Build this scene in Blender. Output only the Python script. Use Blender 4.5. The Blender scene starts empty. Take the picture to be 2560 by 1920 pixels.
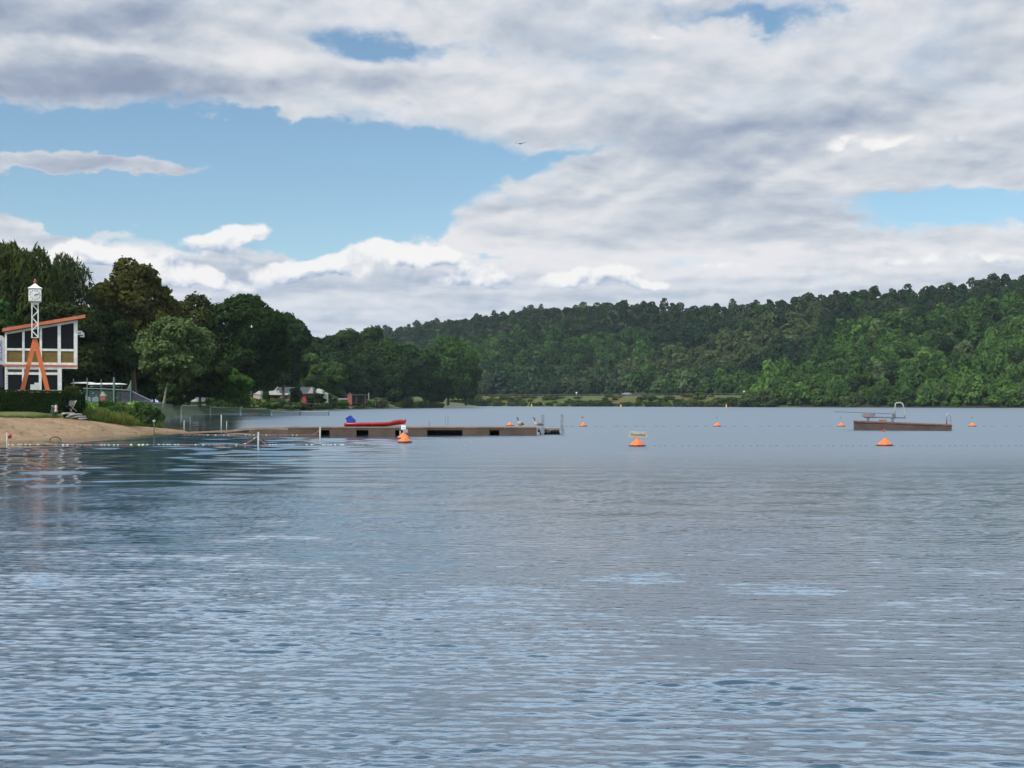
import bpy, bmesh, math, random
import numpy as np
from mathutils import Vector, Matrix, Euler
R = math.radians
S = bpy.context.scene
COL = S.collection
# ------------------------------------------------------------------ camera
F, HZ, EYE = 3090.0, 1005.0, 2.2          # focal length and horizon row in units of the 2560 px photo, eye height in metres
cd = bpy.data.cameras.new('camera'); cam = bpy.data.objects.new('camera', cd); COL.objects.link(cam)
cam.location = (0, 0, EYE); cam.rotation_euler = (R(90), 0, 0)
cd.sensor_width = 36; cd.lens = 36 * F / 2560; cd.shift_y = (HZ - 960) / 2560
cd.clip_start = 0.1; cd.clip_end = 20000
S.camera = cam
S.view_settings.view_transform = 'Standard'; S.view_settings.look = 'None'
S.view_settings.exposure = .6; S.view_settings.gamma = 1; S.view_settings.use_curve_mapping = False
# ------------------------------------------------------------------ sun
SUN = Vector((-0.50, -0.48, 0.72)).normalized()
ld = bpy.data.lights.new('sun', 'SUN'); ld.energy = 2.7; ld.angle = R(4); ld.color = (1, .95, .87)
sun = bpy.data.objects.new('sun', ld); COL.objects.link(sun)
sun.rotation_euler = SUN.to_track_quat('Z', 'Y').to_euler(); sun.location = (-60, 0, 80)
# ------------------------------------------------------------------ sky
w = bpy.data.worlds.new('World'); S.world = w; w.use_nodes = True
w.cycles.sampling_method = 'MANUAL'; w.cycles.sample_map_resolution = 1024

class NT:
    """small helper to write node maths"""
    def __init__(s, nt): s.nt = nt; s.L = nt.links
    def n(s, t, **k):
        o = s.nt.nodes.new(t)
        for a, b in k.items(): setattr(o, a, b)
        return o
    def put(s, sock, v):
        if isinstance(v, bpy.types.NodeSocket): s.L.new(v, sock)
        elif v is not None: sock.default_value = v
    def m(s, op, a, b=None, c=None, clamp=False):
        o = s.n('ShaderNodeMath', operation=op, use_clamp=clamp)
        for i, v in enumerate((a, b, c)):
            if v is not None: s.put(o.inputs[i], v)
        return o.outputs[0]
    def vec(s, x, y, z=0.0):
        o = s.n('ShaderNodeCombineXYZ')
        for i, v in enumerate((x, y, z)): s.put(o.inputs[i], v)
        return o.outputs[0]
    def sep(s, v):
        o = s.n('ShaderNodeSeparateXYZ'); s.put(o.inputs[0], v); return o.outputs
    def noise(s, v, scale, detail=4, rough=.55, dist=0.0, lac=2.0):
        o = s.n('ShaderNodeTexNoise'); s.put(o.inputs['Vector'], v)
        o.inputs['Scale'].default_value = scale; o.inputs['Detail'].default_value = detail
        o.inputs['Roughness'].default_value = rough; o.inputs['Distortion'].default_value = dist
        o.inputs['Lacunarity'].default_value = lac
        return o.outputs
    def ss(s, v, a, b, lo=0.0, hi=1.0):
        o = s.n('ShaderNodeMapRange', interpolation_type='SMOOTHSTEP')
        s.put(o.inputs[0], v)
        for i, q in enumerate((a, b, lo, hi)): s.put(o.inputs[i + 1], q)
        return o.outputs[0]
    def mix(s, f, a, b, mode='MIX'):
        o = s.n('ShaderNodeMix', data_type='RGBA', blend_type=mode)
        s.put(o.inputs[0], f); s.put(o.inputs[6], a); s.put(o.inputs[7], b)
        return o.outputs[2]

def c4(r, g, b): return (r, g, b, 1)
def srgb(r, g, b):
    f = lambda c: c / 12.92 if c <= .04045 else ((c + .055) / 1.055) ** 2.4
    return (f(r / 255), f(g / 255), f(b / 255), 1)

def azel(px, py):            # bearing and height above the horizon of a place in the sky, in units of 1000 px
    a = math.atan((px - 1280) / F); e = math.atan((HZ - py) / F * math.cos(a))
    return a * F / 1000, e * F / 1000

# (px, py, half width, half height, tilt in degrees, weight): openings (-) and clouds (+)
BLOBS = [(100, 335, 330, 70, 0, -1.15), (480, 330, 330, 75, 3, -1.25), (800, 390, 330, 95, 0, -1.3), (1060, 400, 200, 70, 4, -.95),
         (250, 500, 420, 62, 0, -1.25), (700, 500, 380, 85, 0, -1.25), (860, 560, 200, 60, -10, -1.0), (800, 610, 60, 60, 0, -.6), (300, 580, 300, 40, 0, -.8), (480, 620, 60, 60, 0, -.3), (1010, 575, 130, 40, 0, -.5),
         (1390, 398, 150, 26, -8, -.95), (2460, 525, 280, 46, 6, -1.15), (1860, 45, 240, 22, 5, -.72), (2030, 25, 80, 50, 0, -.5), (925, 105, 90, 36, 12, -.72), (1010, 120, 60, 20, 0, -.3),
         (1120, 130, 120, 22, 5, -.35), (1270, 625, 80, 16, 0, -.6), (240, 625, 40, 26, 0, -.3),
         (120, 428, 320, 28, 1, 1.15), (480, 420, 230, 28, -3, 1.3), (140, 572, 280, 24, 2, 1.0), (1250, 440, 70, 22, 8, .6), (1120, 410, 45, 22, -20, .4), (1060, 415, 30, 8, 0, .35),
         (560, 680, 300, 40, 3, .5), (960, 690, 230, 40, 0, .6), (330, 690, 160, 30, 0, .6),
         (1500, 560, 480, 60, -2, .5), (1900, 400, 500, 60, 0, .5), (300, 140, 500, 60, 0, .5), (60, 225, 240, 34, -3, .7), (1100, 235, 420, 40, 3, .7), (700, 270, 260, 22, 4, .55), (1250, 780, 1500, 80, 0, .6),
         (1000, 545, 90, 20, 0, -.4), (790, 660, 45, 40, 0, -.4), (440, 660, 60, 26, 0, -.2), (1560, 640, 160, 14, 0, -.25), (2050, 670, 140, 12, 0, -.25), (1200, 712, 200, 12, 0, -.2)]
# light and dark masses of the clouds themselves
TONES = [(130, 50, 330, 50, 0, -.42), (160, 215, 420, 50, -4, -.45), (480, 190, 300, 30, 0, -.2), (650, 135, 280, 34, 0, .25), (250, 120, 260, 24, 0, .25), (760, 30, 400, 30, 0, .15), (1180, 215, 260, 40, 0, .25),
         (1750, 325, 420, 30, -3, -.20), (2000, 290, 400, 30, -6, -.16), (1830, 430, 150, 40, -14, -.42), (2200, 365, 300, 28, -6, .28), (2150, 110, 420, 60, 0, .12), (1620, 90, 130, 26, 0, .3),
         (1400, 185, 160, 26, 0, .15), (1550, 480, 380, 26, -4, .15), (1350, 540, 260, 28, -5, .18), (1250, 520, 200, 20, 0, -.2), (1980, 560, 220, 30, 0, -.2), (960, 600, 150, 36, 0, .8), (560, 570, 180, 24, 0, .25), (330, 630, 160, 24, 0, .5), (560, 670, 220, 24, 8, -.3), (1030, 690, 200, 20, 0, -.2), (900, 640, 60, 20, 0, -.25),
         (330, 436, 520, 40, 0, -.20), (150, 575, 300, 26, 0, -.10), (1150, 640, 260, 34, 0, .25), (1700, 660, 420, 30, 0, .2), (2250, 650, 260, 36, 0, .2), (2100, 600, 300, 20, 0, -.2), (1500, 400, 300, 26, -6, -.15), (1250, 800, 1600, 60, 0, .12), (1300, 640, 1500, 90, 0, .20), (1450, 420, 300, 60, -5, .12)]

HEAPS = [(720, 690, 90, 26, 0, .7), (1130, 640, 90, 22, 5, .65), (780, 720, 160, 22, 0, .6), (1050, 715, 180, 18, 0, .55), (1420, 690, 60, 18, 0, .55), (1900, 690, 90, 14, 0, .5), (340, 700, 140, 26, 0, .7), (560, 715, 120, 22, 0, .6), (1480, 590, 160, 14, -6, .5), (2180, 575, 110, 12, 4, .45), (935, 632, 95, 46, 0, 1.0), (1040, 650, 110, 40, 4, .9), (850, 668, 80, 28, 0, .8), (960, 690, 200, 26, 0, .7), (560, 616, 70, 46, 0, .85), (645, 590, 75, 34, -4, .95), (480, 600, 55, 24, 0, .6), (600, 660, 90, 30, 6, .6),
         (300, 636, 110, 36, 0, .95), (215, 640, 50, 26, 0, .8), (400, 680, 110, 34, 0, .7), (470, 710, 90, 24, 0, .6), (160, 660, 70, 40, 0, .6), (1210, 690, 110, 26, 0, .7), (1320, 640, 90, 18, 0, .55), (1545, 672, 75, 26, 0, .85), (1640, 700, 60, 20, 0, .7), (1500, 705, 180, 20, 0, .6),
         (1800, 655, 130, 20, 0, .65), (2280, 648, 110, 26, 0, .75), (2060, 690, 110, 16, 0, .55), (2480, 650, 90, 26, 0, .7), (2330, 345, 230, 34, -4, .52), (2080, 365, 170, 24, 0, .50), (1630, 95, 60, 16, 0, .6), (-300, 640, 300, 50, 0, .8), (-900, 660, 300, 60, 0, .8), (2900, 640, 260, 50, 0, .8)]
def gauss_sum(N, U, V, items, base):
    tot = base
    for px, py, rx, ry, t, wt in items:
        a, e = azel(px, py); rx /= 1000; ry /= 1000; c, sn = math.cos(R(t)), -math.sin(R(t))
        # rotated ellipse -> two dot products
        x = N.m('MULTIPLY_ADD', U, c / rx, N.m('MULTIPLY_ADD', V, sn / rx, -(a * c + e * sn) / rx))
        y = N.m('MULTIPLY_ADD', U, -sn / ry, N.m('MULTIPLY_ADD', V, c / ry, -(-a * sn + e * c) / ry))
        q = N.m('MULTIPLY_ADD', x, x, N.m('MULTIPLY', y, y))
        g = N.m('POWER', math.exp(-1.0), q)
        tot = N.m('MULTIPLY_ADD', g, wt, tot)
    return tot

def cloud_group():
    g = bpy.data.node_groups.new('cloud_density', 'ShaderNodeTree')
    g.interface.new_socket('U', in_out='INPUT', socket_type='NodeSocketFloat')
    g.interface.new_socket('V', in_out='INPUT', socket_type='NodeSocketFloat')
    g.interface.new_socket('Density', in_out='OUTPUT', socket_type='NodeSocketFloat')
    N = NT(g); gi = N.n('NodeGroupInput'); go = N.n('NodeGroupOutput')
    U, V = gi.outputs[0], gi.outputs[1]
    p = N.vec(U, N.m('MULTIPLY', V, 1.9), 3.7)
    n1 = N.noise(p, 2.6, 5, .55)
    wx, wy, _ = N.sep(n1[1])
    U2 = N.m('MULTIPLY_ADD', N.m('SUBTRACT', wx, .5), .42, U)
    V2 = N.m('MULTIPLY_ADD', N.m('SUBTRACT', wy, .5), .17, V)
    wa, wb, _ = N.sep(N.noise(N.vec(U, N.m('MULTIPLY', V, 1.5), 8.3), 8.5, 5, .6)[1])
    U2 = N.m('MULTIPLY_ADD', N.m('SUBTRACT', wa, .5), .20, U2); V2 = N.m('MULTIPLY_ADD', N.m('SUBTRACT', wb, .5), .10, V2)
    f = gauss_sum(N, U2, V2, BLOBS, N.ss(V, 1.05, 1.9, .42, .16))
    p2 = N.vec(U, N.m('MULTIPLY', V, 2.3), 9.1)
    n2 = N.noise(p2, 3.4, 9, .58, .15)[0]
    n3 = N.noise(p2, 12, 6, .6, .2)[0]
    d = N.m('MULTIPLY_ADD', N.m('SUBTRACT', n2, .5), 1.15, f)
    d = N.m('MULTIPLY_ADD', N.m('SUBTRACT', n3, .5), .35, d)
    g.links.new(d, go.inputs[0])
    return g

def build_world():
    nt = w.node_tree; nt.nodes.clear(); N = NT(nt)
    out = N.n('ShaderNodeOutputWorld'); bg = N.n('ShaderNodeBackground')
    D = N.n('ShaderNodeTexCoord').outputs['Generated']
    x, y, z = N.sep(D)
    U = N.m('MULTIPLY', N.m('ARCTAN2', x, y), F / 1000)
    V = N.m('MULTIPLY', N.m('ARCSINE', z), F / 1000)
    sky = N.n('ShaderNodeTexSky', sky_type='NISHITA'); sky.sun_disc = False
    sky.sun_elevation = math.asin(SUN.z); sky.sun_rotation = math.atan2(SUN.x, SUN.y)
    sky.air_density = 1.0; sky.dust_density = .6; sky.ozone_density = 2.2; sky.altitude = 200
    blue = N.n('ShaderNodeMix', data_type='RGBA', blend_type='MULTIPLY'); blue.inputs[0].default_value = 1
    nt.links.new(sky.outputs[0], blue.inputs[6]); blue.inputs[7].default_value = (SKY_K * .85, SKY_K * .95, SKY_K * .92, 1)
    G = cloud_group()
    def dens(u, v):
        o = N.n('ShaderNodeGroup'); o.node_tree = G; N.put(o.inputs[0], u); N.put(o.inputs[1], v); return o.outputs[0]
    d0 = dens(U, V)
    alpha = N.ss(d0, N.ss(V, .45, .75, -.10, -.34), N.ss(V, .45, .75, .34, .52))
    # sunlit tops against shaded bases
    VP = N.m('MULTIPLY', N.m('LOGARITHM', N.m('ADD', N.m('MAXIMUM', V, 0.0), .14), math.e), 1.25)      # layers crowd together towards the horizon
    pw = N.vec(U, N.m('MULTIPLY', VP, 1.7), 5.2)
    nn = N.noise(pw, 4.2, 6, .55, .1)
    wx, wy, _ = N.sep(nn[1])
    U3 = N.m('MULTIPLY_ADD', N.m('SUBTRACT', wx, .5), .36, U); V3 = N.m('MULTIPLY_ADD', N.m('SUBTRACT', wy, .5), .12, V)
    tone = gauss_sum(N, U3, V3, TONES, .63)
    # relief: the same billows looked up twice, a little towards the light
    def billow(u, v, k, sc, det):
        return N.noise(N.vec(u, N.m('MULTIPLY', v, k), 2.1), sc, det, .56, .25)[0]
    hi = N.m('SUBTRACT', billow(U, VP, 1.5, 3.6, 7), billow(N.m('ADD', U, -.012), N.m('ADD', VP, .040), 1.5, 3.6, 3))
    lo = N.m('SUBTRACT', billow(U, V, 1.5, 6.5, 6), billow(N.m('ADD', U, -.010), N.m('ADD', V, .024), 1.5, 6.5, 2))
    low = N.ss(V, .24, .46, 1.0, .55)
    tone = N.m('MULTIPLY_ADD', hi, 1.0, tone)
    tone = N.m('MULTIPLY_ADD', N.m('MULTIPLY', lo, low), .9, tone)
    tone = N.m('MULTIPLY_ADD', N.m('SUBTRACT', nn[0], .5), .75, tone)
    tone = N.m('MULTIPLY_ADD', N.ss(d0, .1, .75), -.16, N.m('ADD', tone, .10))
    ramp = N.n('ShaderNodeValToRGB'); nt.links.new(N.m('MULTIPLY', tone, 1.0, clamp=True), ramp.inputs[0])
    cr = ramp.color_ramp; cr.interpolation = 'B_SPLINE'
    cols = [(0, srgb(138, 152, 176)), (.25, srgb(160, 172, 192)), (.5, srgb(189, 197, 209)), (.72, srgb(212, 216, 222)), (1, srgb(238, 236, 238))]
    cr.elements[0].position = 0; cr.elements[0].color = cols[0][1]; cr.elements[1].position = 1; cr.elements[1].color = cols[-1][1]
    for p, c in cols[1:-1]:
        e = cr.elements.new(p); e.color = c
    cl = N.mix(1.0, ramp.outputs[0], c4(.66, .66, .66), 'MULTIPLY')
    cl = N.mix(N.ss(V, .0, .42, .42, 0), cl, tuple(q * .66 for q in srgb(196, 211, 231)[:3]) + (1,))
    col = N.mix(alpha, blue.outputs[2], cl)
    # heaped clouds low over the left and middle skyline
    wq = N.noise(N.vec(U, N.m('MULTIPLY', V, 1.15), 1.3), 7.0, 4, .55); qx, qy, _ = N.sep(wq[1])
    U4 = N.m('MULTIPLY_ADD', N.m('SUBTRACT', qx, .5), .13, U); V4 = N.m('MULTIPLY_ADD', N.m('SUBTRACT', qy, .5), .09, V)
    b1 = billow(U, V, 1.2, 9.0, 9)
    def heap(v): return gauss_sum(N, U4, v, HEAPS, -.52)
    hp = heap(V4); hu = heap(N.m('ADD', V4, .030))
    d2 = N.m('MULTIPLY_ADD', N.m('SUBTRACT', b1, .5), 1.1, hp)
    a2 = N.m('MULTIPLY', N.ss(d2, -.06, .30), N.ss(N.m('SUBTRACT', hp, hu), -.16, .06, .25, 1.0))
    t2 = N.m('MULTIPLY_ADD', N.m('SUBTRACT', hp, hu), 1.05, .42)
    t2 = N.m('MULTIPLY_ADD', N.m('SUBTRACT', b1, billow(N.m('ADD', U, -.008), N.m('ADD', V, .020), 1.2, 9.0, 3)), 3.6, t2)
    rp = N.n('ShaderNodeValToRGB'); nt.links.new(N.m('MULTIPLY', t2, 1.0, clamp=True), rp.inputs[0]); cr = rp.color_ramp
    cr.elements[0].color = srgb(150, 168, 197); cr.elements[1].color = srgb(250, 248, 246)
    for p, c in ((.35, srgb(190, 202, 220)), (.62, srgb(226, 229, 234))): e = cr.elements.new(p); e.color = c
    col = N.mix(N.m('MULTIPLY', a2, .95), col, N.mix(1.0, rp.outputs[0], c4(.66, .66, .66), 'MULTIPLY'))
    # bright ring of sky added above the view so the lake reflects brighter
    over = N.m('MULTIPLY', N.ss(V, .90, 1.95, 1.0, 4.3), N.ss(V, 2.0, 3.2, 1.0, .28))
    vs_ = N.n('ShaderNodeVectorMath', operation='SCALE'); nt.links.new(col, vs_.inputs[0]); nt.links.new(over, vs_.inputs['Scale']); col = N.mix(N.ss(V, .97, 1.7), vs_.outputs[0], c4(.88, 1.0, 1.05), 'MULTIPLY')
    nt.links.new(col, bg.inputs[0]); bg.inputs[1].default_value = 1.0
    nt.links.new(bg.outputs[0], out.inputs[0])
SKY_K = .090
build_world()

# ------------------------------------------------------------------ helpers
def P(px, py, Y): return Vector(((px - 1280) / F * Y, Y, EYE + (HZ - py) / F * Y))
def wy(py): return EYE * F / (py - HZ)                      # distance of a point on the water seen at row py
def tag(o, label=None, cat=None, group=None, kind=None):
    if label: o['label'] = label
    if cat: o['category'] = cat
    if group: o['group'] = group
    if kind: o['kind'] = kind
    return o
def thing(name, label, cat, loc=(0, 0, 0), rz=0, group=None):
    o = bpy.data.objects.new(name, None); COL.objects.link(o); o.empty_display_size = .3
    o.location = loc; o.rotation_euler = (0, 0, rz)
    return tag(o, label, cat, group)
def copy_tree(o, parent=None):
    c = o.copy(); COL.objects.link(c)
    if parent: c.parent = parent
    for ch in list(o.children): copy_tree(ch, c)
    return c

class MB:
    """collects shapes for one mesh"""
    def __init__(s): s.v = []; s.f = []; s.mi = []
    def add(s, vs, fs, mi=0):
        k = len(s.v); s.v += [tuple(p) for p in vs]; s.f += [tuple(i + k for i in f) for f in fs]; s.mi += [mi] * len(fs); return s
    def box(s, x0, x1, y0, y1, z0, z1, mi=0, M=None, bev=0):
        vs = [Vector((x, y, z)) for z in (z0, z1) for y in (y0, y1) for x in (x0, x1)]
        if M is not None: vs = [M @ p for p in vs]
        return s.add(vs, [(0, 2, 3, 1), (4, 5, 7, 6), (0, 1, 5, 4), (2, 6, 7, 3), (0, 4, 6, 2), (1, 3, 7, 5)], mi)
    def prism(s, poly, y0, y1, mi=0, M=None):          # polygon in x,z pulled along y
        n = len(poly); vs = [Vector((x, y0, z)) for x, z in poly] + [Vector((x, y1, z)) for x, z in poly]
        if M is not None: vs = [M @ p for p in vs]
        return s.add(vs, [tuple(range(n)), tuple(range(2 * n - 1, n - 1, -1))] + [(i, i + n, (i + 1) % n + n, (i + 1) % n) for i in range(n)], mi)
    def bar(s, a, b, wd, ht, mi=0):                    # squared bar between two points
        a, b = Vector(a), Vector(b); d = (b - a); L = d.length; q = d.to_track_quat('X', 'Z').to_matrix().to_4x4()
        return s.box(0, L, -wd / 2, wd / 2, -ht / 2, ht / 2, mi, Matrix.Translation(a) @ q)
    def tube(s, pts, rad, seg=8, mi=0, sq=None, caps=True):
        pts = [Vector(p) for p in pts]; n = len(pts)
        if not hasattr(rad, '__len__'): rad = [rad] * n
        k = len(s.v); up = None; rings = []
        for i, p in enumerate(pts):
            d = (pts[min(i + 1, n - 1)] - pts[max(i - 1, 0)]).normalized()
            if up is None: up = Vector((0, 0, 1)) if abs(d.z) < .9 else Vector((0, 1, 0))
            a = d.cross(up)
            a = a.normalized() if a.length > 1e-6 else d.orthogonal().normalized()
            b = a.cross(d).normalized(); up = b
            r = rad[i]; ra, rb = (r if isinstance(r, tuple) else (r, r))
            rings.append([p + a * (math.cos(t) * ra) + b * (math.sin(t) * rb) for t in [2 * math.pi * j / seg for j in range(seg)]])
        vs = [q for rg in rings for q in rg]
        fs = [(i * seg + j, i * seg + (j + 1) % seg, (i + 1) * seg + (j + 1) % seg, (i + 1) * seg + j) for i in range(n - 1) for j in range(seg)]
        if caps: fs += [tuple(range(seg - 1, -1, -1)), tuple((n - 1) * seg + j for j in range(seg))]
        return s.add(vs, fs, mi)
    def lathe(s, prof, seg=16, mi=0, at=(0, 0, 0)):
        at = Vector(at); vs = []
        for r, z in prof: vs += [at + Vector((r * math.cos(2 * math.pi * j / seg), r * math.sin(2 * math.pi * j / seg), z)) for j in range(seg)]
        n = len(prof)
        fs = [(i * seg + j, i * seg + (j + 1) % seg, (i + 1) * seg + (j + 1) % seg, (i + 1) * seg + j) for i in range(n - 1) for j in range(seg)]
        fs += [tuple(range(seg - 1, -1, -1)), tuple((n - 1) * seg + j for j in range(seg))]
        return s.add(vs, fs, mi)
    def build(s, name, mat, parent=None, smooth=False, loc=None, bevel=0):
        me = bpy.data.meshes.new(name); me.from_pydata(s.v, [], s.f)
        for m in (mat if isinstance(mat, (list, tuple)) else [mat]): me.materials.append(m)
        me.polygons.foreach_set('material_index', s.mi)
        if smooth: me.polygons.foreach_set('use_smooth', [True] * len(s.f))
        me.update()
        o = bpy.data.objects.new(name, me); COL.objects.link(o)
        if parent: o.parent = parent
        if loc is not None: o.location = loc
        if bevel:
            b = o.modifiers.new('bevel', 'BEVEL'); b.width = bevel; b.segments = 2; b.limit_method = 'ANGLE'
        return o

def grid_mesh(name, X, Y, Z, mat, smooth=True, parent=None):
    X, Y, Z = np.broadcast_arrays(X, Y, Z); n, m = X.shape
    co = np.stack([X, Y, Z], -1).reshape(-1, 3).astype(np.float32)
    i = np.arange(n * m).reshape(n, m)
    q = np.stack([i[:-1, :-1], i[:-1, 1:], i[1:, 1:], i[1:, :-1]], -1).reshape(-1, 4)
    return np_mesh(name, co, q, mat, smooth, parent)
def np_mesh(name, co, q, mat, smooth=False, parent=None, attrs=None):
    me = bpy.data.meshes.new(name)
    me.vertices.add(len(co)); me.vertices.foreach_set('co', np.ascontiguousarray(co, np.float32).ravel())
    me.loops.add(q.size); me.loops.foreach_set('vertex_index', np.ascontiguousarray(q, np.int32).ravel())
    me.polygons.add(len(q)); me.polygons.foreach_set('loop_start', np.arange(0, q.size, q.shape[1], dtype=np.int32))
    try: me.polygons.foreach_set('loop_total', np.full(len(q), q.shape[1], np.int32))
    except Exception: pass
    for m in (mat if isinstance(mat, (list, tuple)) else [mat]): me.materials.append(m)
    me.update(calc_edges=True)
    if smooth: me.polygons.foreach_set('use_smooth', np.ones(len(q), bool))
    for k, (tp, dom, arr) in (attrs or {}).items():
        a = me.attributes.new(k, tp, dom); a.data.foreach_set('color' if 'COLOR' in tp else 'value', np.ascontiguousarray(arr, np.float32).ravel())
    o = bpy.data.objects.new(name, me); COL.objects.link(o)
    if parent: o.parent = parent
    return o
def wob(x, y, s, seed=0):                                  # smooth pseudo-random field in about -1..1
    r = np.random.RandomState(seed); t = 0
    for k in range(7):
        a = r.uniform(0, 2 * math.pi); f = s * r.uniform(.6, 2.2); t = t + np.sin((x * math.cos(a) + y * math.sin(a)) * f + r.uniform(0, 6.28)) * r.uniform(.5, 1)
    return t / 3.2

# ------------------------------------------------------------------ materials
def mat(name, col, rough=.7, var=.25, scale=3, metal=0, col2=None, bump=0, bscale=20, stretch=None, spec=.5):
    m = bpy.data.materials.new(name); m.use_nodes = True; N = NT(m.node_tree)
    b = m.node_tree.nodes['Principled BSDF']; b.inputs['Roughness'].default_value = rough; b.inputs['Metallic'].default_value = metal
    b.inputs['Specular IOR Level'].default_value = spec
    tc = N.n('ShaderNodeTexCoord').outputs['Object']
    if stretch:
        mp = N.n('ShaderNodeMapping'); mp.inputs['Scale'].default_value = stretch; N.put(mp.inputs[0], tc); tc = mp.outputs[0]
    n = N.noise(tc, scale, 6, .6)[0]
    c2 = col2 or tuple(c * (1 - var) for c in col[:3]) + (1,)
    c1 = tuple(min(1, c * (1 + var * .5)) for c in col[:3]) + (1,)
    f = N.ss(n, .3, .7)
    N.put(b.inputs['Base Color'], N.mix(f, c1, c2))
    if bump:
        bp = N.n('ShaderNodeBump'); bp.inputs['Strength'].default_value = bump; bp.inputs['Distance'].default_value = .05
        N.put(bp.inputs['Height'], N.noise(tc, bscale, 5, .6)[0]); N.put(b.inputs['Normal'], bp.outputs[0])
    return m
def leaf_mat(name, use_attr=False):
    m = bpy.data.materials.new(name); m.use_nodes = True; N = NT(m.node_tree); nt = m.node_tree; nt.nodes.clear()
    out = N.n('ShaderNodeOutputMaterial'); d = N.n('ShaderNodeBsdfDiffuse'); t = N.n('ShaderNodeBsdfTranslucent'); mx = N.n('ShaderNodeMixShader')
    ti = N.n('ShaderNodeAttribute'); ti.attribute_name = 'tint'
    if use_attr:
        a = N.n('ShaderNodeAttribute'); a.attribute_name = 'treecol'; base = a.outputs['Color']
    else: base = N.n('ShaderNodeObjectInfo').outputs['Color']
    tv = N.n('ShaderNodeCombineColor')
    for i, k in enumerate((1.06, 1.0, .9)): N.put(tv.inputs[i], N.m('POWER', ti.outputs['Fac'], k))
    c = N.mix(1.0, base, tv.outputs[0], 'MULTIPLY')
    N.put(d.inputs[0], c); N.put(t.inputs[0], N.mix(1.0, c, c4(1.1, 1.15, .5), 'MULTIPLY')); mx.inputs[0].default_value = .28
    N.L.new(d.outputs[0], mx.inputs[1]); N.L.new(t.outputs[0], mx.inputs[2]); N.L.new(mx.outputs[0], out.inputs[0])
    return m
M = {}
M['leaf'] = leaf_mat('leaf'); M['leaf_wood'] = leaf_mat('leaf_wood', True)
M['bark'] = mat('bark', c4(.09, .07, .05), .9, .4, 6, stretch=(4, 4, 1))
M['pale_bark'] = mat('pale_bark', c4(.34, .27, .19), .9, .3, 6)
M['white'] = mat('white_paint', c4(.70, .68, .62), .55, .22, 2.4)
M['cream'] = mat('cream_paint', c4(.66, .58, .42), .6, .12, 2)
M['orange'] = mat('orange_paint', c4(.58, .135, .032), .5, .15, 2)
M['roof_orange'] = mat('roof_edge_paint', c4(.50, .14, .055), .55, .2, 2)
M['red'] = mat('red_paint', c4(.40, .03, .03), .5, .2, 3)
M['panel'] = mat('ochre_panel', c4(.15, .095, .016), .45, .2, 2)
M['brown_panel'] = mat('brown_panel', c4(.06, .04, .02), .5, .2, 2)
M['interior'] = mat('interior_wall', c4(.05, .04, .035), .8, .3, 2)
def glass_mat():
    m = bpy.data.materials.new('window_glass'); m.use_nodes = True; N = NT(m.node_tree); b = m.node_tree.nodes['Principled BSDF']
    b.inputs['Base Color'].default_value = (.010, .012, .013, 1); b.inputs['Roughness'].default_value = .08; b.inputs['Specular IOR Level'].default_value = .10
    bp = N.n('ShaderNodeBump'); bp.inputs['Strength'].default_value = .04; N.put(bp.inputs['Height'], N.noise(N.n('ShaderNodeTexCoord').outputs['Object'], 1.3, 2)[0]); N.put(b.inputs['Normal'], bp.outputs[0])
    return m
M['glass'] = glass_mat()
def wood_mat(name, c1, c2, plank=.09, axis=2):
    m = bpy.data.materials.new(name); m.use_nodes = True; N = NT(m.node_tree); b = m.node_tree.nodes['Principled BSDF']; b.inputs['Roughness'].default_value = .85
    tc = N.n('ShaderNodeTexCoord').outputs['Object']; xyz = N.sep(tc)
    v = N.vec(N.m('MULTIPLY', xyz[0], .5), N.m('MULTIPLY', xyz[1], .5), N.m('MULTIPLY', xyz[2], 7))
    n1 = N.noise(v, 2.2, 6, .65)[0]; n2 = N.noise(tc, .9, 4, .6)[0]
    f = N.ss(N.m('MULTIPLY_ADD', n2, .6, N.m('MULTIPLY', n1, .7)), .4, .9)
    c = N.mix(f, c1, c2)
    fr = N.m('FRACT', N.m('DIVIDE', xyz[axis], plank)); gap = N.m('LESS_THAN', fr, .12)
    N.put(b.inputs['Base Color'], N.mix(gap, c, c4(.012, .010, .008)))
    bp = N.n('ShaderNodeBump'); bp.inputs['Strength'].default_value = .5; bp.inputs['Distance'].default_value = .02; N.put(bp.inputs['Height'], n1); N.put(b.inputs['Normal'], bp.outputs[0])
    return m
M['wood'] = wood_mat('weathered_wood', c4(.098, .062, .040), c4(.040, .026, .018), .135)
M['deck'] = wood_mat('deck_boards', c4(.24, .165, .115), c4(.13, .09, .065), .14, 0)
M['raft_wood'] = wood_mat('raft_wood', c4(.085, .055, .042), c4(.035, .021, .017), .17)
M['metal'] = mat('galvanised_metal', c4(.30, .33, .36), .45, .2, 5, .6)
M['pale_metal'] = mat('pale_metal', c4(.36, .36, .33), .6, .3, 4, .2)
M['dark'] = mat('dark_rubber', c4(.018, .018, .022), .7, .3, 4)
M['buoy'] = mat('buoy_orange', c4(.62, .135, .022), .55, .30, 5)
M['rim'] = mat('buoy_rim', c4(.05, .012, .010), .5, .3, 4)
M['sign'] = mat('sign_board', c4(.34, .32, .26), .7, .18, 5)
M['ink'] = mat('sign_lettering', c4(.085, .06, .04), .6, .2, 6)
M['boat_red'] = mat('red_hull', c4(.52, .025, .030), .35, .25, 2)
M['tarp'] = mat('blue_cover', c4(.008, .03, .24), .6, .35, 4)
M['hull'] = mat('white_hull', c4(.58, .58, .55), .45, .12, 2)
M['grey_roof'] = mat('slate_roof', c4(.036, .040, .048), .85, .2, 3)
M['redwood'] = mat('red_cabin_boards', c4(.07, .028, .022), .8, .35, 4)
M['canvas'] = mat('canvas', c4(.34, .30, .22), .8, .15, 3)
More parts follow.
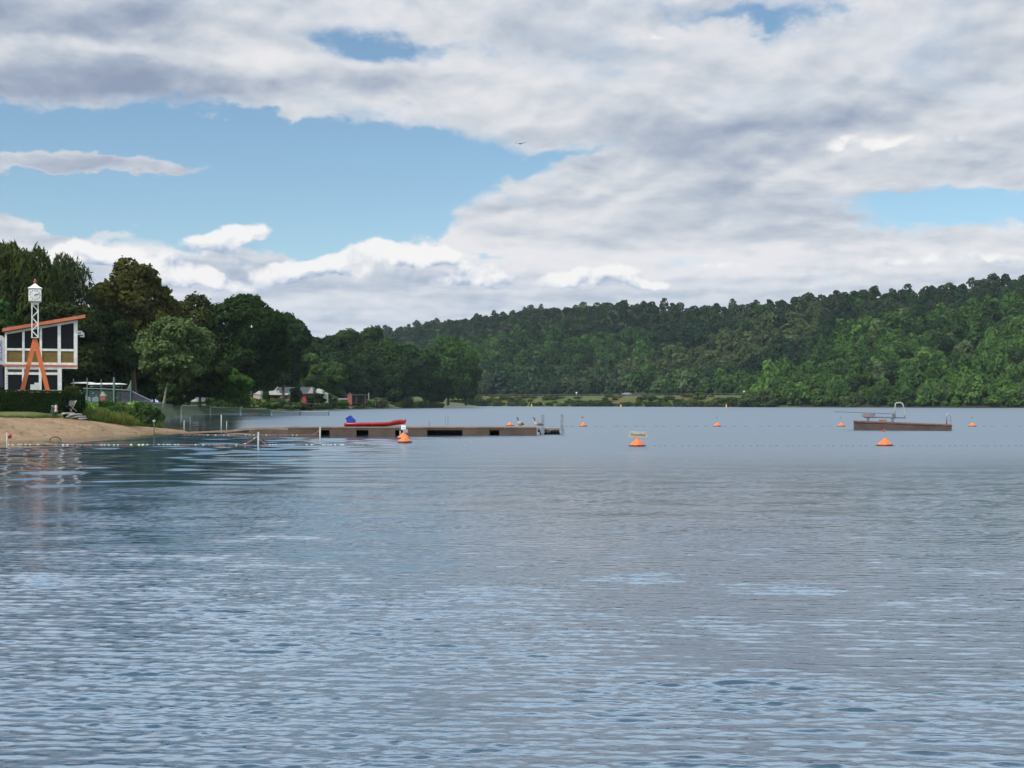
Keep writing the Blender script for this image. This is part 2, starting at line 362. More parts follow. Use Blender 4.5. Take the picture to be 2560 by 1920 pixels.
M['white_canvas'] = mat('white_canvas', c4(.44, .42, .37), .8, .1, 3)
M['green_canvas'] = mat('green_canvas', c4(.05, .26, .17), .7, .2, 3)
M['bead_white'] = mat('white_float', c4(.46, .44, .37), .6, .3, 8)
M['bead_red'] = mat('red_float', c4(.30, .07, .05), .5, .25, 8)
M['bead_dark'] = mat('dark_float', c4(.05, .055, .06), .5, .3, 8)
M['rope'] = mat('rope', c4(.30, .27, .21), .9, .3, 8)
M['stone'] = mat('stone', c4(.27, .25, .22), .9, .35, 4, bump=.6, bscale=6)
M['yellow'] = mat('yellow_marker', c4(.50, .33, .03), .6, .25, 3)
M['blue_ink'] = mat('blue_lettering', c4(.02, .05, .32), .6, .1, 4)
M['raft_steel'] = mat('raft_steel', c4(.085, .10, .12), .6, .25, 5)
M['silver'] = mat('silver_car_paint', c4(.36, .38, .41), .35, .08, 2, .3)
M['feather'] = mat('grey_brown_plumage', c4(.20, .17, .13), .85, .4, 14)
M['feather_pale'] = mat('pale_breast_plumage', c4(.46, .42, .34), .85, .25, 14)
M['feather_dark'] = mat('dark_plumage', c4(.035, .035, .035), .8, .3, 10)
M['bill'] = mat('bill', c4(.30, .12, .04), .5, .2, 10)
M['green_bag'] = mat('green_bag', c4(.02, .05, .03), .5, .35, 6)
M['earth'] = mat('earth', c4(.10, .075, .05), .95, .35, .6, col2=c4(.045, .05, .02))
M['asphalt'] = mat('asphalt', c4(.055, .055, .058), .9, .2, 2)
def mesh_fence_mat(name, col, fac):
    m = bpy.data.materials.new(name); m.use_nodes = True; N = NT(m.node_tree); nt = m.node_tree; b = nt.nodes['Principled BSDF']
    b.inputs['Base Color'].default_value = col; b.inputs['Roughness'].default_value = .8
    t = N.n('ShaderNodeBsdfTransparent'); mx = N.n('ShaderNodeMixShader'); mx.inputs[0].default_value = fac
    nt.links.new(t.outputs[0], mx.inputs[1]); nt.links.new(b.outputs[0], mx.inputs[2]); nt.links.new(mx.outputs[0], nt.nodes['Material Output'].inputs[0])
    return m
M['net'] = mesh_fence_mat('green_wire_mesh', c4(.028, .058, .042), .50)
M['net_dark'] = mesh_fence_mat('dark_wire_mesh', c4(.03, .035, .045), .75)
M['net_thin'] = mesh_fence_mat('thin_wire_mesh', c4(.06, .085, .085), .22)
M['fence_metal'] = mat('green_fence_metal', c4(.11, .16, .135), .6, .2, 5, .2)

def sand_mat():
    m = bpy.data.materials.new('sand'); m.use_nodes = True; N = NT(m.node_tree); b = m.node_tree.nodes['Principled BSDF']; b.inputs['Roughness'].default_value = .95
    geo = N.n('ShaderNodeNewGeometry').outputs['Position']; x, y, z = N.sep(geo)
    n = N.noise(geo, .55, 6, .62)[0]; n2 = N.noise(geo, 9, 5, .65)[0]
    c = N.mix(N.ss(n, .35, .68), c4(.275, .168, .080), c4(.185, .106, .050))
    c = N.mix(N.m('MULTIPLY', N.ss(n2, .5, .75), .35), c, c4(.34, .245, .155))
    vo = N.n('ShaderNodeTexVoronoi'); vo.inputs['Scale'].default_value = 1.7; N.put(vo.inputs['Vector'], geo)
    c = N.mix(N.m('MULTIPLY', N.ss(vo.outputs['Distance'], .08, .34, 1, 0), .38), c, c4(.125, .078, .042))
    dr = N.m('MULTIPLY', N.ss(N.m('ABSOLUTE', N.m('SUBTRACT', N.m('MULTIPLY_ADD', n, .35, z), .42)), .0, .05, 1, 0), N.ss(n2, .48, .62))
    c = N.mix(N.m('MULTIPLY', dr, .7), c, c4(.06, .045, .028))
    wet = N.ss(N.m('MULTIPLY_ADD', N.m('SUBTRACT', n, .5), .25, z), .02, .20, 1, 0)      # the wet strip along the water
    c = N.mix(N.m('MULTIPLY', wet, .75), c, c4(.105, .072, .032))
    N.put(b.inputs['Base Color'], c)
    bp = N.n('ShaderNodeBump'); bp.inputs['Strength'].default_value = .8; bp.inputs['Distance'].default_value = .12
    N.put(bp.inputs['Height'], N.m('ADD', n2, N.m('MULTIPLY', N.ss(vo.outputs['Distance'], .05, .4), 1.2))); N.put(b.inputs['Normal'], bp.outputs[0])
    return m
M['sand'] = sand_mat()
def ground_mat(name, a, b_, c_, s1=.06, s2=.8):
    m = bpy.data.materials.new(name); m.use_nodes = True; N = NT(m.node_tree); b = m.node_tree.nodes['Principled BSDF']; b.inputs['Roughness'].default_value = .95; b.inputs['Specular IOR Level'].default_value = .2
    geo = N.n('ShaderNodeNewGeometry').outputs['Position']
    n = N.noise(geo, s1, 5, .65)[0]; n2 = N.noise(geo, s2, 6, .7)[0]
    c = N.mix(N.ss(n, .38, .62), a, b_); c = N.mix(N.ss(n2, .45, .72), c, c_)
    N.put(b.inputs['Base Color'], c)
    bp = N.n('ShaderNodeBump'); bp.inputs['Strength'].default_value = .6; bp.inputs['Distance'].default_value = .3
    N.put(bp.inputs['Height'], n2); N.put(b.inputs['Normal'], bp.outputs[0])
    return m
M['lawn'] = ground_mat('lawn', c4(.080, .108, .020), c4(.13, .115, .042), c4(.05, .078, .014), .8, 3)
M['bank'] = ground_mat('bank_ground', c4(.06, .085, .02), c4(.09, .085, .035), c4(.04, .06, .016), .1, .9)
M['road_bank'] = ground_mat('road_bank_grass', c4(.046, .072, .016), c4(.078, .062, .020), c4(.036, .062, .013), .07, .25)
M['hill'] = ground_mat('hill_floor', c4(.020, .030, .010), c4(.032, .028, .014), c4(.014, .022, .008), .05, .3)

# ------------------------------------------------------------------ the lake
def water_mat():
    m = bpy.data.materials.new('lake_water'); m.use_nodes = True; N = NT(m.node_tree); b = m.node_tree.nodes['Principled BSDF']
    geo = N.n('ShaderNodeNewGeometry').outputs['Position']; x, y, z = N.sep(geo)
    # shallow water over the sand and in the weedy inlet
    sh = N.n('ShaderNodeAttribute'); sh.attribute_name = 'shallow'
    calm = N.n('ShaderNodeAttribute'); calm.attribute_name = 'calm'
    c = N.mix(sh.outputs['Fac'], WATER_COL, c4(.060, .050, .022))
    N.put(b.inputs['Base Color'], c)
    b.inputs['IOR'].default_value = WATER_IOR; b.inputs['Roughness'].default_value = .03
    far = N.m('MULTIPLY', N.ss(y, 14, 75), N.m('MULTIPLY_ADD', calm.outputs['Fac'], -.93, 1.0))
    N.put(b.inputs['Roughness'], N.m('MULTIPLY_ADD', far, .36, .06))
    v = N.vec(N.m('MULTIPLY', x, .26), y, 0)
    h = N.m('MULTIPLY', N.noise(v, 9.0, 3, .55, .3)[0], 1)
    bp = N.n('ShaderNodeBump'); bp.inputs['Distance'].default_value = .016
    N.put(bp.inputs['Height'], h)
    am = N.n('ShaderNodeAttribute'); am.attribute_name = 'ripple'
    N.put(bp.inputs['Strength'], N.m('MULTIPLY', am.outputs['Fac'], N.ss(y, 12, 70, .8, .12)))
    v2 = N.vec(N.m('MULTIPLY', x, .25), y, 4.0)
    h2 = N.noise(v2, 1.6, 4, .55, .2)[0]
    bp2 = N.n('ShaderNodeBump'); bp2.inputs['Distance'].default_value = .05
    N.put(bp2.inputs['Height'], h2); N.put(bp2.inputs['Strength'], N.m('MULTIPLY', N.m('MULTIPLY', N.ss(y, 60, 150, 0, .35), N.m('MULTIPLY_ADD', calm.outputs['Fac'], -.85, 1.0)), N.ss(N.noise(N.vec(N.m('MULTIPLY', x, .006), N.m('MULTIPLY', y, .03), 1), 1.0, 3)[0], .42, .6, .25, 1.0))); N.L.new(bp.outputs[0], bp2.inputs['Normal'])
    N.put(b.inputs['Normal'], bp2.outputs[0])
    return m
WATER_COL = c4(.017, .042, .068); WATER_IOR = 2.0
SHORE_PX = np.array([-900, -200, 0, 230, 330, 450]); SHORE_Y = np.array([40, 57, 63.5, 73, 79, 87.])
def lake():
    rows = [-30, -10, 1, 4, 5.2]
    y = 5.6
    while y < 170:
        rows.append(y); y += max(.019, min(.30, .0024 * y)) if y < 90 else .5
    while y < 1700: rows.append(y); y *= 1.05
    ys = np.array(rows)
    t = np.concatenate([-np.geomspace(2.5, .50, 25), np.linspace(-.47, .47, 760), np.geomspace(.50, 2.5, 25)])
    yy = np.maximum(ys, 5.2)
    X = t[None, :] * yy[:, None]; Y = np.repeat(ys[:, None], len(t), 1)
    px = 1280 + F * X / np.maximum(Y, 1)
    rng = np.random.RandomState(5)
    # where the wind ruffles the lake and where it lies calm behind the float line
    gust = np.clip(.80 + .50 * wob(X * .35, Y, .30, 3) * .6 + .35 * wob(X * .4, Y, 1.3, 8) + .45 * wob(X * .45, Y, 3.2, 9), .35, 1.8)
    calm = 1 / (1 + np.exp(-(Y - 31.5 - .6 * wob(X, Y * 0, .5, 4)) / .55)) * (1 / (1 + np.exp((X + 6 - .10 * (Y - 40)) / 2.2)))
    mid = 1 / (1 + np.exp(-(Y - 48) / 6.0))
    A = gust * (1 - .25 * mid)
    A = A * (1 - .80 * calm)
    fade = np.clip((Y - 5) / .8, 0, 1) * (1 / (1 + np.exp((Y - 125) / 12)))
    Z = np.zeros_like(X); near = slice(0, int(np.searchsorted(ys, 170)))
    xn, yn = X[near], Y[near]; z = np.zeros_like(xn); cy = np.zeros_like(xn); zl = np.zeros_like(xn)
    for k in range(76):
        lam = np.exp(rng.uniform(math.log(.070), math.log(.30)))
        th = (rng.normal(0, .13) + .05) if k % 4 else rng.normal(0, .38); kk = 2 * math.pi / lam
        amp = .0100 * lam ** 0.95 * rng.uniform(.5, 1.3) / math.sqrt(58 / 12)
        ph = kk * (xn * math.sin(th) + yn * math.cos(th)) + rng.uniform(0, 6.28)
        vis = 1 / (1 + np.exp((yn - 60 * lam / .30) / 5))          # waves too short for the grid further out are left to the bump
        z += amp * vis * np.sin(ph); cy += amp * vis * np.cos(ph) * math.cos(th)
    for k in range(26):                                            # low glassy swell seen in the calm part
        lam = rng.uniform(.7, 3.4); th = rng.normal(0, .34); kk = 2 * math.pi / lam
        zl += .0052 * lam * np.sin(kk * (xn * math.sin(th) + yn * math.cos(th)) + rng.uniform(0, 6.28)) / math.sqrt(10)
    Z[near] = (z * A[near] + zl * (.16 + 1.0 * calm[near])) * fade[near]
    Yc = np.array(Y); Yc[near] = Y[near] + .95 * cy * A[near] * fade[near]             # crests drawn together, troughs flat
    o = grid_mesh('lake_water', X, Yc, Z, water_mat())
    sy = np.interp(px, SHORE_PX, SHORE_Y)
    sh = np.clip(1 - (sy - Y) / 7.0, 0, 1) * (px < 520) * (Y < 110) * np.clip((560 - px) / 100, 0, 1)
    sh = np.maximum(sh, .45 * (px < 640) * (Y > 84) * (Y < 230) * np.clip((640 - px) / 60, 0, 1))
    for nm, ar in (('shallow', sh), ('ripple', np.clip(A, 0, 1.5)), ('calm', np.maximum(calm * (Y < 100), .9 * np.clip((620 - px) / 40, 0, 1) * (Y > 84) * (Y < 215)))):
        a = o.data.attributes.new(nm, 'FLOAT', 'POINT'); a.data.foreach_set('value', ar.astype(np.float32).ravel())
    tag(o, kind='structure')
lake()

# ------------------------------------------------------------------ terrain
def flat(name, z, size, m):
    o = MB().add([(-size, -size, z), (size, -size, z), (size, size, z), (-size, size, z)], [(0, 1, 2, 3)]).build(name, m); tag(o, kind='structure')
flat('lake_bed', -4.0, 9000, M['earth'])

CR_PX = np.array([-900, -200, 0, 150, 250, 330, 450, 520]); CR_Y = np.array([60, 70, 74, 78, 80.5, 84, 88, 90.]); CR_Z = np.array([1.3, 1.3, 1.3, 1.2, .93, .60, .20, -.25])
def beach():
    px = np.linspace(-900, 520, 240)[None, :]; s = np.linspace(-.5, 1.6, 120)[:, None]
    yf = np.interp(px, SHORE_PX, SHORE_Y); yc = np.interp(px, CR_PX, CR_Y); zc = np.interp(px, CR_PX, CR_Z)
    Y = yf + (yc - yf) * s; Xr = (px - 1280) / F
    Z = np.where(s < 0, s * 1.0, np.where(s < 1, zc * np.sin(np.clip(s, 0, 1) * math.pi / 2) ** 1.1, zc - (s - 1) * 1.2))
    X = Xr * Y
    Z = Z + np.clip(s, 0, .3) / .3 * .05 * wob(X, Y, 1.3, 1) + .02 * wob(X, Y, 5, 2) * np.clip(s, 0, .2) / .2
    tag(grid_mesh('sand_beach', X, Y, Z, M['sand']), kind='structure')
    # grass strip in front of the hedge
    px = np.linspace(-900, 158, 120)[None, :]; s = np.linspace(0, 1, 30)[:, None]
    yc = np.interp(px, CR_PX, CR_Y); edge = .9 * wob(px * .02 + 0 * s, 0 * px, 1.5, 7)
    Y = yc - .9 + edge * (1 - s) + s * 7.0; X = (px - 1280) / F * Y
    Z = 1.24 + .07 * s + .05 * wob(X, Y, 1.8, 3) + .28 * np.sin(np.clip(s * 2.2, 0, 1) * math.pi / 2)
    Z[0] = .8
    tag(grid_mesh('lawn', X, Y, Z, M['lawn']), kind='structure')
beach()
LB_Y = np.array([80, 90, 95, 190, 200, 252, 300, 358, 420, 480, 560, 620, 700.]); LB_PX = np.array([215, 330, 385, 390, 420, 600, 730, 850, 930, 1010, 1170, 1210, 1215.])
def bank_z(px, Y):
    b = np.interp(Y, LB_Y, LB_PX); d = (b - px) * Y / F
    top = np.interp(Y, [80, 120, 200, 260, 400, 700], [1.45, 2.0, 2.2, 2.0, 2.0, 2.0])
    return np.clip(d * .22 + .0, -1.2, top)
def left_bank():
    Y = np.concatenate([np.linspace(80, 200, 50), np.linspace(204, 720, 90)])[:, None]; px = np.linspace(-1200, 1260, 260)[None, :]
    Y, px = np.broadcast_arrays(Y, px); X = (px - 1280) / F * Y
    Z = bank_z(px, Y) + .12 * wob(X, Y, .6, 11) * (bank_z(px, Y) > .2)
    tag(grid_mesh('left_bank', X, Y, Z, M['bank']), kind='structure')
left_bank()
FS_PX = np.array([700, 1000, 1200, 1880, 2560, 3300]); FS_Y = np.array([720, 690, 640, 531, 459, 400.])          # far shoreline
SKY_PX = np.array([500, 760, 880, 960, 1040, 1100, 1180, 1250, 1330, 1400, 1500, 1600, 1700, 1800, 1860, 1950, 2060, 2200, 2300, 2400, 2450, 2560, 2700, 3300])
SKY_PY = np.array([850, 842, 836, 818, 806, 792, 781, 770, 759, 753, 749, 745, 752, 753, 749, 739, 721, 715, 711, 694, 683, 679, 672, 650.])
def crest_Y(px): return np.interp(px, [700, 1040, 1400, 1880, 2560, 3300], [1150, 1080, 930, 780, 700, 660])
def foot(px):                                     # where the hill begins: behind the road in the middle, at the water on the right
    return np.interp(px, FS_PX, FS_Y) + np.interp(px, [700, 1500, 1800, 1960, 3300], [60, 52, 34, 3, 3])
FR_PX = [1780, 1850, 1950, 2050, 2130, 2250, 2400, 2560, 2750, 3300]; FR_PY = [1010, 985, 925, 862, 812, 782, 752, 722, 696, 660]     # crest of the nearer ridge on the right
MR_PX = [700, 860, 1000, 1100, 1180, 1300, 1400, 1480, 1560, 1650]; MR_PY = [905, 880, 862, 852, 842, 836, 848, 872, 915, 990]           # crest of the low middle ridge on the left
TREE_H = 7.5
def ridge(px, Y, y0, z0, yc, py, k):
    zc = EYE + (HZ - py) * yc / F - TREE_H; s = (Y - y0) / (yc - y0); g = np.clip(s, 0, 1)
    return np.where(s < 0, z0 + s * (yc - y0) * .35, np.where(s > 1, zc - (s - 1) * (yc - y0) * .30 - (s - 1) ** 2 * 20, z0 + (zc - z0) * (1 - (1 - g) ** k) if k > 1 else z0 + (zc - z0) * g ** (1 / k)))
def hill_z(px, Y):
    px = np.asarray(px, float); Y = np.asarray(Y, float)
    yf, yc = foot(px), crest_Y(px); z0 = np.interp(px, [700, 1700, 1960, 3300], [5.3, 5.2, .6, .6])
    X = (px - 1280) / F * Y
    back = ridge(px, Y, yf + np.interp(px, [700, 1500, 1900, 2600], [120, 90, 30, 20]), z0, yc, np.interp(px, SKY_PX, SKY_PY), .80)
    front = ridge(px, Y, yf, z0, yf + np.interp(px, [1780, 2000, 2560], [40, 90, 165]), np.interp(px, FR_PX, FR_PY), 1.15)
    mid = ridge(px, Y, yf + 55, z0, yf + np.interp(px, [700, 1300, 1650], [190, 150, 110]), np.interp(px, MR_PX, MR_PY), 1.2)
    z = np.maximum(back, np.where(px > 1780, front, -50)); z = np.maximum(z, np.where(px < 1650, mid, -50)); z = np.where(Y > yf, np.maximum(z, np.minimum(z0, 8)), z)
    g = np.clip((Y - yf) / (yc - yf), 0, 1)
    return z + 3.5 * np.sin(g * math.pi) * wob(X, Y * .4, .024, 21) + 1.3 * np.sin(g * math.pi) * wob(X, Y, .07, 22)
def on_front(px, Y): return (px > 1800) & (Y < foot(px) + np.interp(px, [1780, 2000, 2560], [40, 90, 165]) + 15)
def on_mid(px, Y): return (px < 1650) & (Y > foot(px) + 55) & (Y < foot(px) + 200)
def far_side():
    # grassy embankment with the road on top
    px = np.linspace(650, 2000, 220)[None, :]; d = np.array([-4, 0, 1, 2, 4, 7, 10, 13, 15, 16, 26, 27, 40, 60.])[:, None]
    Zp = np.array([-2, -.2, .5, .9, 1.8, 3.0, 4.0, 4.8, 5.2, 5.3, 5.3, 5.2, 4.6, 4.4])[:, None]
    Y = np.interp(px, FS_PX, FS_Y) + d; X = (px - 1280) / F * Y
    k = np.interp(px, [650, 1850, 1990], [1, 1, .25])
    Z = np.where(Zp > 0, Zp * k, Zp) + .35 * wob(X, Y, .16, 31) * ((d > 1) & (d < 14)) + 0 * X
    tag(grid_mesh('road_bank', X, Y, Z, M['road_bank']), kind='structure')
    px = np.linspace(650, 1880, 160)[None, :]; d = np.array([16.6, 25.4])[:, None]
    Y = np.interp(px, FS_PX, FS_Y) + d; X = (px - 1280) / F * Y
    tag(grid_mesh('road', X, Y, np.full_like(X, 5.42), M['asphalt'], False), kind='structure')
    px = np.linspace(650, 3300, 300)[None, :]; s = np.linspace(-.06, 1.8, 110)[:, None]
    yf, yc = foot(px), crest_Y(px); Y = yf + (yc - yf) * s; X = (px - 1280) / F * Y
    tag(grid_mesh('hillside', X, Y, hill_z(px + 0 * Y, Y), M['hill']), kind='structure')
    # low wooded ridge far down the valley, left of the hill
    px = np.linspace(480, 1500, 100)[None, :]; Y = np.array([1500, 1800, 2100, 2400, 2800.])[:, None]; X = (px - 1280) / F * Y
    Z = np.array([0, 45, 95, 112, 90.])[:, None] * (.93 + .10 * wob(X, 0 * X, .004, 41)) + 2
    tag(grid_mesh('distant_ridge', X, Y, Z, M['hill']), kind='structure')
far_side()

# ------------------------------------------------------------------ foliage
def leaf_cards(lobes, tints, n, ls, rng, up=.25, jit=.55, hang=0., bottom=-.75, keep=.72):
    lobes = np.asarray(lobes, float); tints = np.asarray(tints, float)
    ar = (lobes[:, 3] * lobes[:, 4] + lobes[:, 4] * lobes[:, 5] + lobes[:, 3] * lobes[:, 5]); ar /= ar.sum()
    k = rng.choice(len(lobes), int(n * 1.7), p=ar)
    d = rng.normal(size=(len(k), 3)); d /= np.linalg.norm(d, axis=1)[:, None]
    ok = d[:, 2] > bottom; d, k = d[ok], k[ok]
    p = lobes[k, :3] + lobes[k, 3:] * d * rng.uniform(.80, 1.06, (len(k), 1))
    inside = np.zeros(len(k), bool)
    for j in range(len(lobes)):
        q = ((p - lobes[j, :3]) / lobes[j, 3:]); inside |= ((q * q).sum(1) < keep * keep) & (k != j)
    p, d, k = p[~inside][:n], d[~inside][:n], k[~inside][:n]
    nr = d / lobes[k, 3:] * lobes[k, 3:].mean(1)[:, None]; nr = nr + jit * rng.normal(size=nr.shape); nr[:, 2] += up; nr /= np.linalg.norm(nr, axis=1)[:, None]
    t = rng.normal(size=nr.shape)
    if hang: t[:, 2] -= hang * 3
    t -= nr * (t * nr).sum(1)[:, None]; t /= np.linalg.norm(t, axis=1)[:, None]; b = np.cross(nr, t)
    sz = ls * rng.uniform(.6, 1.3, (len(p), 1)); sa = sz * (1.0 + hang); sb = sz * (.72 - .35 * min(hang, 1))
    co = np.stack([p - t * sa, p + b * sb - t * sa * .1, p + t * sa, p - b * sb + t * sa * .1], 1)
    tn = tints[k] * rng.uniform(.85, 1.15, len(k))
    return co.reshape(-1, 3), tn
def crown_lobes(rx, ry, h, z0, n, rng, size=(.26, .42), top=.5, flat=.8, full=2.0):
    """lobes filling a crown of half widths rx, ry between z0 and z0+h; top<.5 makes it widest low down"""
    L = [(0, 0, z0 + h * .5, rx * .62, ry * .62, h * .38)]; T = [.9]
    for i in range(n):
        d = rng.normal(size=3); d /= (np.abs(d) ** full).sum() ** (1 / full)
        r = rng.uniform(.72, 1.0) ** .5 * .72; zz = d[2] * r
        wz = 1.0 - .45 * max(0, zz - (1 - 2 * top) * -1) ** 1.4 if zz > 0 else 1.0 - .25 * (-zz)
        s = rng.uniform(*size)
        L.append((d[0] * r * rx * wz, d[1] * r * ry * wz, z0 + h * (.5 + zz * .52), rx * s, ry * s, min(h * .5, (rx + ry) * .5) * s * flat)); T.append(rng.uniform(.75, 1.3))
    return L, T
def quads(co, tn, name, mt, parent=None, extra=None):
    q = np.arange(len(co)).reshape(-1, 4)
    at = {'tint': ('FLOAT', 'FACE', tn)}
    if extra: at.update(extra)
    return np_mesh(name, co, q, mt, False, parent, at)

def trunk_mb(h, r, rng, lean=(0, 0), limbs=5, reach=.5, start=.35):
    m = MB(); pts = []
    for i in range(7):
        t = i / 6; pts.append((lean[0] * t + rng.normal() * r * .5 * t, lean[1] * t + rng.normal() * r * .5 * t, h * t - .4 * (i == 0)))
    m.tube(pts, [r * (1.25 if i == 0 else 1 - .75 * i / 6) for i in range(7)], 8)
    for k in range(limbs):
        t = start + (1 - start) * k / max(1, limbs); i = min(5, int(t * 6)); f = t * 6 - i
        a = Vector(pts[i]).lerp(Vector(pts[i + 1]), f); an = k * 2.4 + rng.uniform(0, 1); L = h * reach * rng.uniform(.6, 1)
        dx, dy = math.cos(an), math.sin(an)
        L = min(L, (h - a.z) * .75)
        m.tube([a, a + Vector((dx * L * .4, dy * L * .4, L * .35)), a + Vector((dx * L * .75, dy * L * .75, L * .8))], [r * .5 * (1.2 - t), r * .3 * (1.2 - t), r * .08], 6)
    return m

def tree(name, label, px, top, base, wpx, Y, col, seed, n=9000, ls=.26, lobes=34, cfrac=.12, group=None, style='round', trunk='bark', tr=None, cat='tree', dz=None, lean=(0, 0), depth=1.0, size=(.26, .42), zbase=None):
    rng = np.random.RandomState(seed)
    b = P(px, base, Y)
    if zbase is not None: b.z = zbase
    h = P(px, top, Y).z - b.z; rx = wpx * Y / F / 2; ry = rx * depth; z0 = h * cfrac
    o = thing(name, label, cat, b, 0, group)
    tr = tr or max(.10, h * .018)
    trunk_mb(h * .74, tr, rng, lean, 6 if h > 4 else 3, .42, .3).build('trunk', M[trunk], o, True)
    if style == 'conifer':
        L, T = [], []
        for i in range(lobes):
            t = i / lobes; rr = rx * (1 - t) ** .8; an = i * 2.4; s = max(.12, .42 * (1 - t))
            L.append((math.cos(an) * rr * .6, math.sin(an) * rr * .6, z0 + (h - z0) * (t * .97), rx * s, rx * s, rx * s * .6)); T.append(rng.uniform(.8, 1.2))
    else:
        L, T = crown_lobes(rx, ry, h - z0, z0, lobes, rng, size, full=2.7)
    L = [(a + lean[0] * .8, bb + lean[1] * .8, c, d, e, f) for a, bb, c, d, e, f in L]
    if style == 'weeping':
        L = [(a, bb, c - (h * .02), d * .62, e * .62, f * 1.7) for a, bb, c, d, e, f in L][1:]; T = T[1:]
        co, tn = leaf_cards(L, T, n, ls, rng, .1, .6, 1.0, -.95, .55)
    elif style == 'sparse':
        L = [(a, bb, c, d * .75, e * .75, f * 1.5) for a, bb, c, d, e, f in L][1:]; T = T[1:]
        co, tn = leaf_cards(L, T, n, ls, rng, .1, .8, .9, -.95, .3)
    else: co, tn = leaf_cards(L, T, n, ls, rng)
    # loose sprays that break the outline
    k = rng.choice(len(co) // 4, max(10, len(co) // 60)); c = co.reshape(-1, 4, 3)[k]; cen = np.array([lean[0] * .8, lean[1] * .8, z0 + (h - z0) * .5])
    off = (c.mean(1) - cen); off /= np.linalg.norm(off, axis=1)[:, None]
    c = c + (off * rng.uniform(.1, .9, (len(k), 1)) * min(rx, 3.0) * .18)[:, None, :]
    co = np.concatenate([co, c.reshape(-1, 3)]); tn = np.concatenate([tn, tn[k]])
    cr = quads(co, tn, 'crown', M['leaf'], o); cr.color = (*[q * GAIN for q in col], 1)
    return o
DK = (.021, .037, .012); MID = (.042, .074, .019); LT = (.085, .135, .032); OL = (.050, .056, .014); GAIN = 1.1; BR = (.054, .055, .014); GR = (.055, .065, .030)

